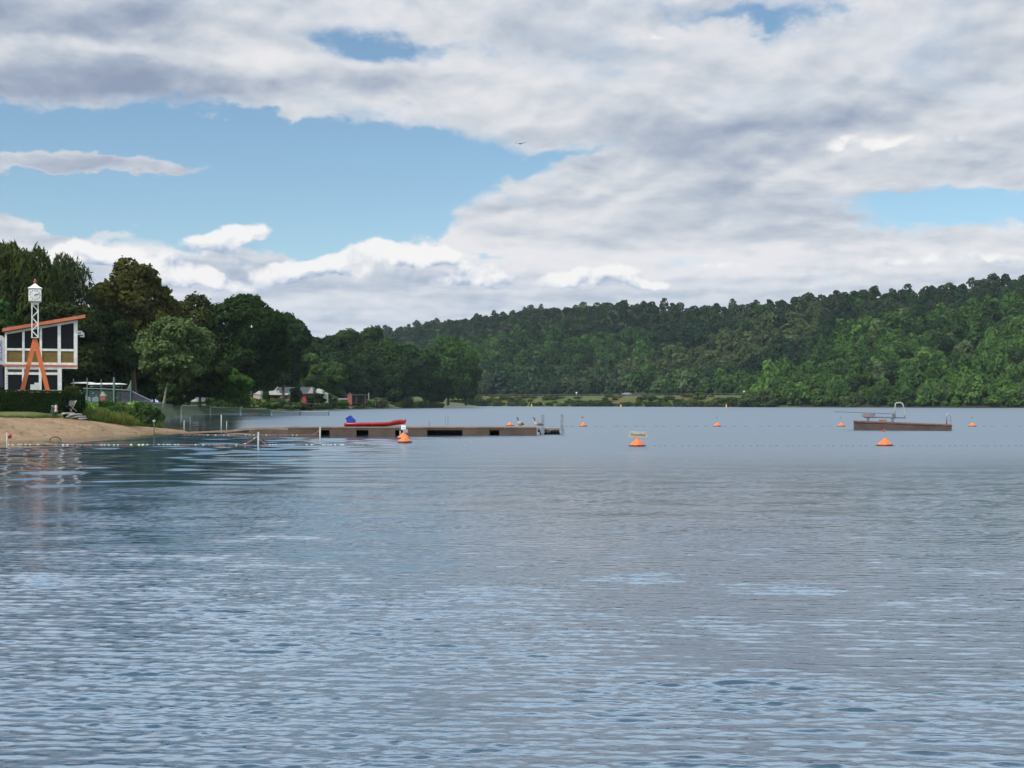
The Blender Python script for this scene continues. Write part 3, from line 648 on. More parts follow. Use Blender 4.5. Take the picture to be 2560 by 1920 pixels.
def left_trees():
    t = tree
    t('spruce', 'dark conifer cut by the left edge of the photo, above the willow', -45, 575, 985, 150, 118, (.014, .028, .014), 1, 9000, .22, 40, style='conifer', zbase=1.8)
    t('willow', 'tall dark weeping willow behind the clock and the lookout hut', 45, 596, 985, 290, 128, (.040, .052, .014), 2, 26000, .24, 60, style='weeping', zbase=1.8, depth=.8)
    t('birch', 'thin airy birch with sky showing through, right of the willow', 168, 622, 975, 165, 134, (.045, .056, .024), 3, 6500, .19, 60, .2, style='sparse', zbase=1.9)
    t('maple', 'dense dark green tree low behind the hut, left edge', -20, 735, 985, 150, 104, (.026, .052, .014), 4, 9000, .22, 30, zbase=1.8)
    t('maple', 'dark tree filling the gap between hut roof and chestnut', 165, 742, 985, 190, 126, (.030, .040, .013), 5, 12000, .24, 30, zbase=1.9)
    t('chestnut', 'large brownish green chestnut with bright gaps in its crown', 335, 625, 985, 285, 142, BR, 6, 13500, .30, 62, .10, size=(.13, .25), zbase=2.1)
    t('maple', 'dark bushy tree right beside the hut, under the chestnut', 262, 770, 985, 160, 136, (.026, .040, .013), 7, 11000, .26, 30, .04, zbase=2.1)
    t('lime', 'brownish tree top between chestnut and big dark tree', 470, 722, 985, 150, 185, (.042, .046, .014), 8, 9000, .30, 30, zbase=2.1)
    t('ash', 'pale green leaning tree with a bare slanting trunk on the bank', 408, 780, 1002, 225, 122, (.074, .106, .040), 9, 10500, .19, 56, .17, trunk='pale_bark', tr=.11, size=(.14, .27), lean=(1.3, 0), zbase=1.95)
    t('linden', 'huge dark rounded tree standing over the caravans', 607, 722, 1002, 225, 205, (.019, .036, .010), 10, 20000, .36, 46, .05, zbase=2.0)
    t('linden', 'dark tree sloping down behind the huge rounded one', 708, 772, 1000, 140, 262, (.020, .038, .013), 11, 9000, .45, 30, zbase=2.0)
    t('linden', 'dark undergrowth tree behind the pale leaning trunk', 500, 850, 1002, 150, 160, (.022, .034, .011), 12, 8000, .30, 26, .03, zbase=2.0)
    t('linden', 'dark low tree left of the pale leaning trunk', 345, 880, 1002, 110, 150, (.018, .030, .010), 13, 6000, .28, 22, .03, zbase=2.0)
    t('hazel', 'round bright green bush tree on the bank by the caravans', 572, 912, 1005, 116, 168, (.048, .098, .018), 14, 6500, .24, 24, .06, zbase=2.0)
    for i, (px, top, wd, Y, c, lb) in enumerate([
        (720, 838, 100, 390, DK, 'dark tree behind the grey roofed cottage'),
        (745, 800, 110, 385, (.022, .040, .013), 'dark tree closing the skyline left above the cottage'),
        (785, 828, 90, 415, (.026, .046, .015), 'dark tree closing the skyline right above the cottage'),
        (828, 824, 90, 425, (.024, .044, .015), 'tree filling the skyline before the peninsula row'),
        (775, 872, 82, 330, (.050, .086, .024), 'lighter green slim tree behind the cottage'),
        (838, 900, 66, 340, (.042, .074, .022), 'lighter low tree right of the slim one by the cottage'),
        (870, 806, 110, 430, (.028, .048, .015), 'tall tree with dark top at the start of the peninsula'),
        (930, 806, 100, 450, (.030, .054, .016), 'pointed tall tree in the middle of the peninsula row'),
        (815, 850, 110, 400, (.022, .042, .014), 'dark mid height tree left in the peninsula row'),
        (965, 838, 110, 440, (.030, .058, .016), 'rounded tree second from the pointed one on the peninsula'),
        (1012, 850, 100, 455, (.022, .044, .014), 'dark tree before the bright topped one on the peninsula'),
        (905, 880, 110, 410, (.020, .040, .013), 'dark lower tree in front of the peninsula row'),
        (990, 905, 100, 430, (.018, .036, .012), 'dark lower tree at the water, middle of the peninsula'),
        (1065, 872, 100, 470, (.024, .048, .015), 'dark tree just left of the bright topped tree'),
        (1120, 838, 150, 500, (.036, .072, .016), 'bright topped broad tree at the tip of the peninsula'),
        (1165, 872, 92, 510, (.030, .058, .016), 'last tree on the tip of the peninsula'),
        (1090, 930, 90, 480, (.017, .034, .012), 'dark low tree at the water under the bright topped one')]):
        t('alder', lb, px, top, 1003, wd, Y, c, 30 + i, 5200, Y * .00135, 30, .03, 'trees on the peninsula', zbase=1.2 if px > 880 else 2)
    for i, (px, top, wd, Y) in enumerate([(40, 800, 150, 210), (150, 830, 140, 225), (250, 820, 140, 215), (340, 840, 140, 235), (385, 860, 120, 228), (300, 900, 110, 222), (430, 820, 150, 240), (520, 850, 130, 265), (655, 850, 120, 300), (610, 905, 100, 320), (690, 900, 90, 330), (745, 905, 90, 345)]):
        t('alder', 'dark background tree closing the gaps behind the trees on the left bank', px, top, 1006, wd, Y, (.017, .030, .010), 70 + i, 4200, Y * .0016, 24, .01, 'dark trees behind the left bank', zbase=1.7)
left_trees()

def small_bush_meshes():
    out = []
    for s in range(5):
        rng = np.random.RandomState(100 + s); L, T = crown_lobes(1, 1, 1.5, -.1, 12, rng, (.3, .5))
        co, tn = leaf_cards(L, T, 900, .13, rng, .35, .6)
        o = quads(co, tn, 'bush', M['leaf']); out.append(o.data); bpy.data.objects.remove(o)
    return out
BUSH = small_bush_meshes()
def bush(name, label, loc, sx, sz, col, k, group, cat='bush'):
    o = bpy.data.objects.new(name, BUSH[k % 5]); COL.objects.link(o); o.location = loc; o.scale = (sx, sx, sz); o.rotation_euler = (0, 0, k * 1.7); o.color = (*col, 1)
    return tag(o, label, cat, group)
def grass_mesh():
    out = []
    for k in range(4):
        rng = np.random.RandomState(200 + k); n = 420; a = rng.uniform(0, 6.28, n); r = np.sqrt(rng.uniform(0, 1, n)) * .9; base = np.stack([np.cos(a) * r, np.sin(a) * r, np.full(n, -.1)], 1)
        h = rng.uniform(.5, 1.25, n) * (1.1 - .45 * r); ln = rng.normal(0, .22, (n, 2)) + base[:, :2] * .25; tip = base + np.stack([ln[:, 0], ln[:, 1], h], 1); mid = base * .45 + tip * .55; mid[:, 2] += .12
        b = rng.uniform(0, 6.28, n); wv = np.stack([np.cos(b), np.sin(b), 0 * b], 1) * rng.uniform(.020, .045, (n, 1))
        co = np.stack([base - wv, base + wv, mid + wv, mid - wv, mid - wv, mid + wv, tip + wv * .25, tip - wv * .25], 1).reshape(-1, 3)
        o = quads(co, rng.uniform(.7, 1.3, 2 * n), 'grass_clump', M['leaf']); out.append(o.data); bpy.data.objects.remove(o)
    return out
GRASS = grass_mesh()
def grass(label, loc, sx, sz, col, k, group, name='grass_clump'):
    o = bpy.data.objects.new(name, GRASS[k % 4]); COL.objects.link(o); o.location = loc; o.scale = (sx, sx, sz); o.rotation_euler = (0, 0, k * 1.3); o.color = (*col, 1)
    return tag(o, label, 'grass', group)
def tufts():
    rng = np.random.RandomState(17)
    for i in range(30):
        px = 204 + i * 6.3 + rng.uniform(-4, 4); yc = float(np.interp(px, CR_PX, CR_Y)); zc = float(np.interp(px, CR_PX, CR_Z)); Y = yc + rng.uniform(.1, 2.4); s = rng.uniform(.35, .75)
        grass('tall yellow green grass clump on top of the sand bank before the shrubs', ((px - 1280) / F * Y, Y, zc - .12), s, rng.uniform(.5, 1.05) * (.75 if px > 340 else 1), [(.10, .135, .03), (.13, .14, .04), (.075, .12, .028)][i % 3], i, 'grass clumps along the top of the sand bank')
    for i in range(26):
        px = rng.uniform(-40, 150); yc = float(np.interp(px, CR_PX, CR_Y)); Y = yc - .6 + rng.uniform(-.5, .6); s = rng.uniform(.18, .4)
        grass('small tuft of grass on the worn edge between lawn and sand', ((px - 1280) / F * Y, Y, 1.20), s, rng.uniform(.10, .26), [(.10, .13, .03), (.12, .12, .045)][i % 2], i, 'grass tufts at the lawn edge')
    for i in range(70):
        px = rng.uniform(1190, 1880); yy = float(np.interp(px, FS_PX, FS_Y)); d = rng.uniform(.5, 14); z = float(np.interp(d, [0, 1, 2, 4, 7, 10, 13, 15], [-.2, .5, .9, 1.8, 3, 4, 4.8, 5.2])); s = rng.uniform(1.2, 3.0)
        grass('rough grass clump on the sloping road bank', ((px - 1280) / F * (yy + d), yy + d, z - .2), s, rng.uniform(.6, 1.5), [(.060, .088, .022), (.078, .078, .026), (.046, .074, .018)][i % 3], i, 'grass clumps on the road bank')
def bushes():
    rng = np.random.RandomState(7)
    # green plants on the bank behind the beach
    for i, (px, py, wd, h, c) in enumerate([(225, 1018, 46, 40, LT), (262, 1028, 50, 44, MID), (300, 1030, 48, 34, (.085, .11, .024)), (335, 1038, 50, 40, LT), (372, 1052, 44, 50, DK),
                                            (240, 1044, 56, 36, (.07, .11, .025)), (285, 1048, 60, 40, MID), (330, 1058, 60, 36, (.05, .085, .02)), (215, 1044, 34, 50, LT), (300, 1012, 36, 40, (.09, .10, .03)), (355, 1030, 40, 40, (.04, .07, .02)), (390, 1062, 34, 44, DK), (200, 1030, 30, 60, (.04, .075, .02))]):
        Y = 86 + (i % 4) * 2.2 - (3 if py > 1040 else 0); b = P(px, py, Y)
        z = max(.1, min(1.3, b.z)); b.z = z - .2
        side = ['left', 'middle', 'right'][0 if px < 250 else 1 if px < 320 else 2]
        bush('shrub', '%s shrub on the bank behind the sand, %s part' % ('dark' if c == DK else 'yellow green' if c[0] > .06 else 'green', side), b, wd * Y / F * .62, h * Y / F * .75, tuple(q * 2.3 for q in c), i, 'shrubs on the bank behind the beach')
    for i, (px, py, wd, h, Y, c) in enumerate([(450, 1006, 70, 60, 175, DK), (500, 1008, 60, 46, 185, (.05, .08, .03)), (545, 1014, 60, 36, 190, LT), (590, 1018, 60, 34, 205, MID), (470, 985, 60, 40, 170, DK), (420, 1004, 50, 44, 165, DK),
                                             (525, 990, 50, 40, 180, MID), (630, 1018, 60, 26, 240, (.075, .1, .026)), (675, 1020, 64, 26, 262, MID), (720, 1022, 60, 28, 285, LT), (765, 1024, 60, 26, 305, (.05, .08, .02)),
                                             (805, 1024, 64, 46, 325, (.030, .05, .02)), (742, 1004, 34, 40, 270, DK), (690, 1008, 40, 16, 270, MID), (790, 1006, 50, 26, 285, DK), (640, 1010, 50, 14, 250, MID), (665, 1006, 16, 30, 250, DK), (845, 1022, 50, 24, 350, MID), (900, 1020, 60, 26, 380, LT), (950, 1018, 50, 26, 400, GR)]):
        b = P(px, py, Y); b.z = max(.2, b.z - .2)
        bush('shrub', '%s shrub on the campsite shore %s' % ('dark green' if c == DK else 'light green' if c[0] > .055 else 'green', ['under the big dark tree', 'below the caravans', 'by the landing stage'][0 if px < 610 else 1 if px < 790 else 2]), b, wd * Y / F * .6, h * Y / F * .75, tuple(q * 1.35 for q in c), i + 2, 'shrubs on the campsite shore')
    for i in range(10):
        px = 985 + i * 12 + rng.uniform(-4, 4); Y = 470 + rng.uniform(-10, 20); b = P(px, 1016, Y); b.z = .2
        grass('pale green reed clump at the water on the peninsula', b, 2.0 * rng.uniform(.8, 1.3), 3.4 * rng.uniform(.6, 1.3) * (1.3 if i < 5 else .8), (.085, .115, .04), i, 'reed clumps on the peninsula', 'reed_clump')
    tufts()
    for i in range(120):
        px = 1205 + i * 5.7 + rng.uniform(-9, 9); yy = float(np.interp(px, FS_PX, FS_Y)); d = rng.choice([.5, 1.5, 4, 8, 12], p=[.38, .27, .17, .12, .06])
        z = float(np.interp(d, [0, 1, 2, 4, 7, 10], [0, .5, .9, 1.8, 3, 4])); Y = yy + d; s = rng.uniform(.9, 2.7)
        if 1700 < px: s *= 1.25
        bush('shrub', 'dark rounded shrub along the foot of the grassy road bank', ((px - 1280) / F * Y, Y, z - .5), s, s * rng.uniform(.6, 1.0), [(.034, .056, .018), (.046, .070, .022), (.055, .080, .024), (.070, .085, .030)][i % 4], i, 'shrubs on the road bank')
    for i, px in enumerate((1138, 1156, 1172, 1190, 1206)):
        Y = 590 + i * 6; bush('shrub', 'dark shrub at the water where the peninsula meets the road bank', ((px - 1280) / F * Y, Y, .1), 3.0, 2.6, (.028, .046, .015), i, 'shrubs at the end of the peninsula')
    for i, (px, s) in enumerate([(1880, 5.5), (1905, 6.5), (1928, 5), (2122, 4.0), (1862, 4)]):
        Y = float(np.interp(px, FS_PX, FS_Y)) + 1.5
        bush('shrub', 'pale willow shrub at the water where the road bank ends' if px < 2000 else 'single pale round shrub at the water left of the raft slide rail', ((px - 1280) / F * Y, Y, -.2), s, s * .9, (.060, .088, .032), i, 'pale shrubs on the far shore' if px < 2000 else None)
bushes()

# ------------------------------------------------------------------ wood on the far hill
def hill_wood():
    protos = []
    for s in range(9):
        rng = np.random.RandomState(300 + s); asp = [1.2, 1.5, 1.1, 1.3, 1.75, 1.2, 1.4, 1.5, 1.2][s]
        L, T = crown_lobes(1, 1, asp * 1.30, asp * .20, 20, rng, (.20, .40), .4)
        co, tn = leaf_cards(L, T, 900, .125, rng, .35, .6, 0, -.55)
        lo = leaf_cards(L, T, 420, .165, rng, .35, .55, 0, -.35)
        protos.append((co, tn, lo))
    def tone(px, Y, g, rng):  # random leaf tones; cloud shade and sunlit slopes are also put into the colour
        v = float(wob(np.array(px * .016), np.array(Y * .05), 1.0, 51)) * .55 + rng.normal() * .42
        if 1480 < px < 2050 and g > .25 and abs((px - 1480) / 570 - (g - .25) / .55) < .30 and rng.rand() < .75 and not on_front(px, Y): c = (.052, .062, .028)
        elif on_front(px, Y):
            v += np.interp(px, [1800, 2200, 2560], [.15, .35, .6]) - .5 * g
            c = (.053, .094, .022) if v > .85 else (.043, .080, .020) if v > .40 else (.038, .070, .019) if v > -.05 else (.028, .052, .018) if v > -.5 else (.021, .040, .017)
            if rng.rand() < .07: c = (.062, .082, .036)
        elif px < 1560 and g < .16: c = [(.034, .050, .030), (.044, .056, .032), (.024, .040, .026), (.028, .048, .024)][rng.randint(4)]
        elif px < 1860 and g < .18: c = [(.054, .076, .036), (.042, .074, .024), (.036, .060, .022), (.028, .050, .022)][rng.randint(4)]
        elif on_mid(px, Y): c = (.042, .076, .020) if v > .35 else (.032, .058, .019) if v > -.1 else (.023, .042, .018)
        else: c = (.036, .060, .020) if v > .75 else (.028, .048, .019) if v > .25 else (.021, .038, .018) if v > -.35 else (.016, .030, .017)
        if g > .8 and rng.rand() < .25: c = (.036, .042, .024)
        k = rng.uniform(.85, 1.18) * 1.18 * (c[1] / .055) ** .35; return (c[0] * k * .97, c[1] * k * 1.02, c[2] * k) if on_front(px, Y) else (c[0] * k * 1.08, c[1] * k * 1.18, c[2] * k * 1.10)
    rng = np.random.RandomState(77); T = []
    def put(px, Y):
        yf, yc = float(foot(px)), float(crest_Y(px)); g = (Y - yf) / (yc - yf)
        if g < 0 or g > 1.08: return
        z = float(hill_z(np.array(px), np.array(Y))); r = rng.uniform(2.5, 4.3) * rng.choice([.65, .85, 1.0, 1.3]) * (1.12 if g < .2 else .86 if g > .85 else 1)
        T.append((px, Y, z - .8 - (r * .40 if g < .07 and px > 1900 else 0), r, rng.uniform(.75, 1.42) * (.9 if g > .9 else 1.0) * (1.22 if g < .06 else 1), rng.uniform(0, 6.28), rng.randint(9), min(1, max(0, g))))
    Y = 400.0
    while Y < 1260:
        st = 5.0; X = -190 - 20
        while X < 440:
            x = X + rng.uniform(-2.8, 2.8); yy = Y + rng.uniform(-2.8, 2.8); px = 1280 + F * x / yy
            if 840 < px < 2720: put(px, yy)
            X += st
        Y += st
    # a closed front row at the foot of the slope
    px = 1200.0
    while px < 2720:
        yf = float(foot(px)); put(px, yf + rng.uniform(.5, 3)); px += rng.uniform(3.4, 5.0) * F / yf
    # leave out trees that stand wholly behind the nearer ones
    T.sort(key=lambda t: t[1]); top = np.full(700, 2000.0); keep = []
    for t in T:
        tp = HZ - (t[2] + t[3] * t[4] * 2.6 - EYE) / t[1] * F; i0 = int(t[0] // 6); hw = max(1, int(t[3] / t[1] * F / 6 * .7)); sl = slice(max(0, i0 - hw), i0 + hw + 1)
        if tp < top[sl].max() + 22: keep.append(t)
        top[sl] = np.minimum(top[sl], tp + 8)
    print('kept', len(keep), 'of', len(T)); T = keep
    # nearest trees inside the photo: one object each
    front = [t for t in T if 1200 < t[0] < 2590 and t[7] < .45]; front.sort(key=lambda t: t[1] - t[3] * 6); front = front[:292]
    fs = set(id(t) for t in front)
    meshes = []
    bk = MB().tube([(0, 0, -.25), (0, 0, .25), (.03, 0, .9)], [.055, .045, .02], 5)
    for k in range(9):
        co, tn, _ = protos[k]; q = np.arange(len(co)).reshape(-1, 4); me_o = np_mesh('hill_tree', co, q, [M['leaf'], M['bark']], False, None, {'tint': ('FLOAT', 'FACE', tn)})
        bm = bmesh.new(); bm.from_mesh(me_o.data); vs = [bm.verts.new(v) for v in bk.v]
        lay = bm.faces.layers.float.get('tint')
        for f in bk.f:
            fc = bm.faces.new([vs[i] for i in f]); fc.material_index = 1
            if lay: fc[lay] = 1.0
        bm.to_mesh(me_o.data); bm.free(); meshes.append(me_o.data); bpy.data.objects.remove(me_o)
    zones = [(1560, 'grey green tree in the row behind the road, below the dark hill', 'trees behind the road, left part'), (1860, 'light green tree in the row behind the road, towards the right hill', 'trees behind the road, right part'),
             (2130, 'broadleaf tree on the shore slope between road bank and raft', 'shore trees left of the raft'), (2390, 'broadleaf tree on the shore slope behind the raft', 'shore trees behind the raft'), (9999, 'broadleaf tree on the shore slope right of the raft', 'shore trees right of the raft')]
    for t in front:
        px, Y, z, r, hs, rot, k, g = t
        o = bpy.data.objects.new('hill_tree', meshes[k]); COL.objects.link(o)
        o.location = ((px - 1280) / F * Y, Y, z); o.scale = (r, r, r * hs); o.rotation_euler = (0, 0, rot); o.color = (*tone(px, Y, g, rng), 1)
        zn = next(q for q in zones if px < q[0]); tag(o, zn[1], 'tree', zn[2])
    # everything further up the slope reads as one mass
    cos, tns, cols = [], [], []
    def addtree(px, Y, z, r, hs, rot, k, col):
        co, tn = protos[k][2]; c, s = math.cos(rot), math.sin(rot)
        q = co * np.array([r, r, r * hs]); q = np.stack([q[:, 0] * c - q[:, 1] * s, q[:, 0] * s + q[:, 1] * c, q[:, 2]], 1) + np.array([(px - 1280) / F * Y, Y, z])
        cos.append(q.astype(np.float32)); tns.append(tn); cols.append(np.tile(np.array((*col, 1), np.float32), (len(tn), 1)))
    for t in T:
        if id(t) in fs: continue
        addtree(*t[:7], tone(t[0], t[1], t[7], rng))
    co = np.concatenate(cos); tn = np.concatenate(tns); cl = np.concatenate(cols)
    o = quads(co, tn, 'hill_wood', M['leaf_wood'], None, {'treecol': ('FLOAT_COLOR', 'FACE', cl)}); tag(o, kind='stuff')
    cos.clear(); tns.clear(); cols.clear()
    for i in range(420):
        px = rng.uniform(560, 1060); Y = rng.uniform(1950, 2430)
        z = float(np.interp(Y, [1800, 2100, 2400, 2800], [45, 95, 112, 90])) * .96 - 2
        addtree(px, Y, z, rng.uniform(5, 8), rng.uniform(.8, 1.2), rng.uniform(0, 6), rng.randint(9), (.026, .044, .026))
    o = quads(np.concatenate(cos), np.concatenate(tns), 'ridge_wood', M['leaf_wood'], None, {'treecol': ('FLOAT_COLOR', 'FACE', np.concatenate(cols))}); tag(o, kind='stuff')
    print('hill trees', len(T), 'single', len(front))
hill_wood()

# ------------------------------------------------------------------ lookout hut and clock
def frame_at(px, Y):
    """place whose x axis runs along a front that faces the camera, with helpers to turn photo rows and columns into metres on it"""
    o = P(px, HZ, Y); th = -math.atan2(o.x, o.y); ca, sa = math.cos(th), math.sin(th)
    def uz(qx, qy):
        k = (qx - 1280) / F                       # ray (k,1): meets the line o + u*(ca,sa)
        u = (o.x - k * o.y) / (k * sa - ca); Yq = o.y + u * sa
        return u, EYE + (HZ - qy) / F * Yq
    return o, th, uz
def hut():
    o, th, uz = frame_at(100, 84.0); gz = 1.5
    t = thing('lookout_hut', 'white framed lookout hut with slanting orange roof edge, big dark windows and ochre panels', 'lookout hut', (o.x, o.y, gz), th)
    U = lambda px: uz(px, 900)[0]
    Zz = lambda px, py: uz(px, py)[1] - gz
    D = 3.6
    cols = [(12, 17), (55.5, 61.5), (99, 105), (144, 152), (184.5, 193)]
    roof = lambda px: np.interp(px, [6, 213], [823, 788])
    zt = lambda px: Zz(px, float(roof(px)) + 8.5)
    u0, u1, ul = U(12), U(193), U(149)
    zb = Zz(100, 921)
    # body: floors, back and side walls
    b = MB(); b.box(u0 + .06, u1 - .03, .16, D, zb, zb + .12); b.box(u0 + .05, u1 - .02, D, D + .1, zb, Zz(100, 808)); b.box(u0 + .02, u0 + .10, .15, D, zb + .125, Zz(12, 832))
    b.build('back_wall', M['interior'], t)
    s = MB(); s.prism([(0, zb), (0, Zz(193, 800)), (D, Zz(193, 800)), (D, zb)], u1 - .02, u1 + .03, 0, Matrix(((0, 1, 0, 0), (1, 0, 0, .02), (0, 0, 1, 0), (0, 0, 0, 1))))
    s.build('side_wall', M['cream'], t)
    f = MB()
    for a, c in cols:
        ua, uc = U(a), U(c); f.prism([(ua, zb), (uc, zb), (uc, zt(c)), (ua, zt(a))], 0, .14)
    for k in range(4):
        a, c = U(cols[k][1]), U(cols[k + 1][0])
        for y0, y1 in ((871.5, 877), (906, 911.5), (916.5, 921)): f.box(a, c, .01, .13, Zz(100, y1), Zz(100, y0))
        f.prism([(a, zt(cols[k][1]) - .16), (c, zt(cols[k + 1][0]) - .16), (c, zt(cols[k + 1][0])), (a, zt(cols[k][1]))], .01, .13)
    f.build('upper_frame', M['white'], t)
    r = MB().box(u0 - .25, u1 + .003, -.03, .12, Zz(100, 916.3), Zz(100, 911.7)); r.build('red_band', M['roof_orange'], t)
    for k in range(4):
        a, c = U(cols[k][1]) + .004, U(cols[k + 1][0]) - .004
        z0 = Zz(100, 871.5)
        MB().prism([(a, z0 + .004), (c, z0 + .004), (c, zt(cols[k + 1][0]) - .165), (a, zt(cols[k][1]) - .165)], .08, .095).build('window', M['glass'], t)
        MB().box(a, c, .06, .10, Zz(100, 906) + .004, Zz(100, 877) - .004).build('panel', M['panel'], t)
    q = MB(); e0, e1 = U(6), U(213); dz = Zz(100, 800) - Zz(100, 807.5)
    q.prism([(e0, Zz(6, 830)), (e1, Zz(213, 795)), (e1, Zz(213, 787)), (e0, Zz(6, 821.5))], -.30, -.22); q.build('roof_edge', M['roof_orange'], t)
    q = MB(); q.prism([(e0 + .02, Zz(6, 829.5)), (e1 - .02, Zz(213, 794.5)), (e1 - .02, Zz(213, 789)), (e0 + .02, Zz(6, 823.5))], -.218, D + .4); q.build('roof', M['grey_roof'], t)
    # lower storey
    zf = -.05; f = MB()
    for a, c in ((12, 17), (55, 60.5), (97, 104), (144, 154)): f.box(U(a), U(c), .0, .13, zf, zb - .003)
    for y0, y1 in ((921.5, 923.5), (931, 937), (975, 979)):
        for k, (a, c) in enumerate(((17, 55), (60.5, 97), (104, 144))): f.box(U(a) + .002, U(c) - .002, .012, .12, Zz(100, y1), min(zb - .004, Zz(100, y0)))
    f.build('lower_frame', M['white'], t)
    for k, (a, c) in enumerate(((17, 55), (60.5, 97), (104, 144))):
        MB().box(U(a) + .004, U(c) - .004, .06, .10, Zz(100, 931) + .004, Zz(100, 923.5) - .004).build('panel', M['brown_panel'], t)
        MB().box(U(a) + .004, U(c) - .004, .07, .082, Zz(100, 975) + .004, Zz(100, 937) - .004).build('window', M['glass'], t)
    s = MB(); s.box(U(154) - .06, U(154) + .02, .135, D - .2, zf, zb - .004); s.build('lower_side_wall', M['cream'], t)
    s = MB(); s.box(u0 + .04, U(154) - .07, D - .3, D - .2, zf, zb - .004); s.build('lower_back_wall', M['interior'], t)
    # loudspeaker on a bracket at the right wall
    sp = MB(); sp.box(U(192), U(206), .05, .50, Zz(200, 837), Zz(200, 827)); sp.prism([(U(206), Zz(200, 835)), (U(206) + .002, Zz(200, 829)), (U(211), Zz(200, 832)), (U(211), Zz(200, 842)), (U(200), Zz(200, 842.5)), (U(200), Zz(200, 839.5)), (U(207.5), Zz(200, 839.5)), (U(207.5), Zz(200, 835))], .2, .3)
    sp.build('loudspeaker', M['white'], t); MB().box(U(195), U(203), .02, .049, Zz(200, 834.8), Zz(200, 829.6)).build('speaker_grille', M['metal'], t)
    # things seen behind the lower glass
    c = MB(); c.box(U(76), U(97), -.62, -.25, .4, Zz(86, 961.5)); c.box(U(86), U(97), -.58, -.28, Zz(86, 961.5) + .002, Zz(90, 957))
    o2 = c.build('storage_chest', M['hull'], None); o2.location = (o.x, o.y, gz); o2.rotation_euler = (0, 0, th); tag(o2, 'white stepped chest standing in front of the hut between the orange clock legs', 'chest')
hut()

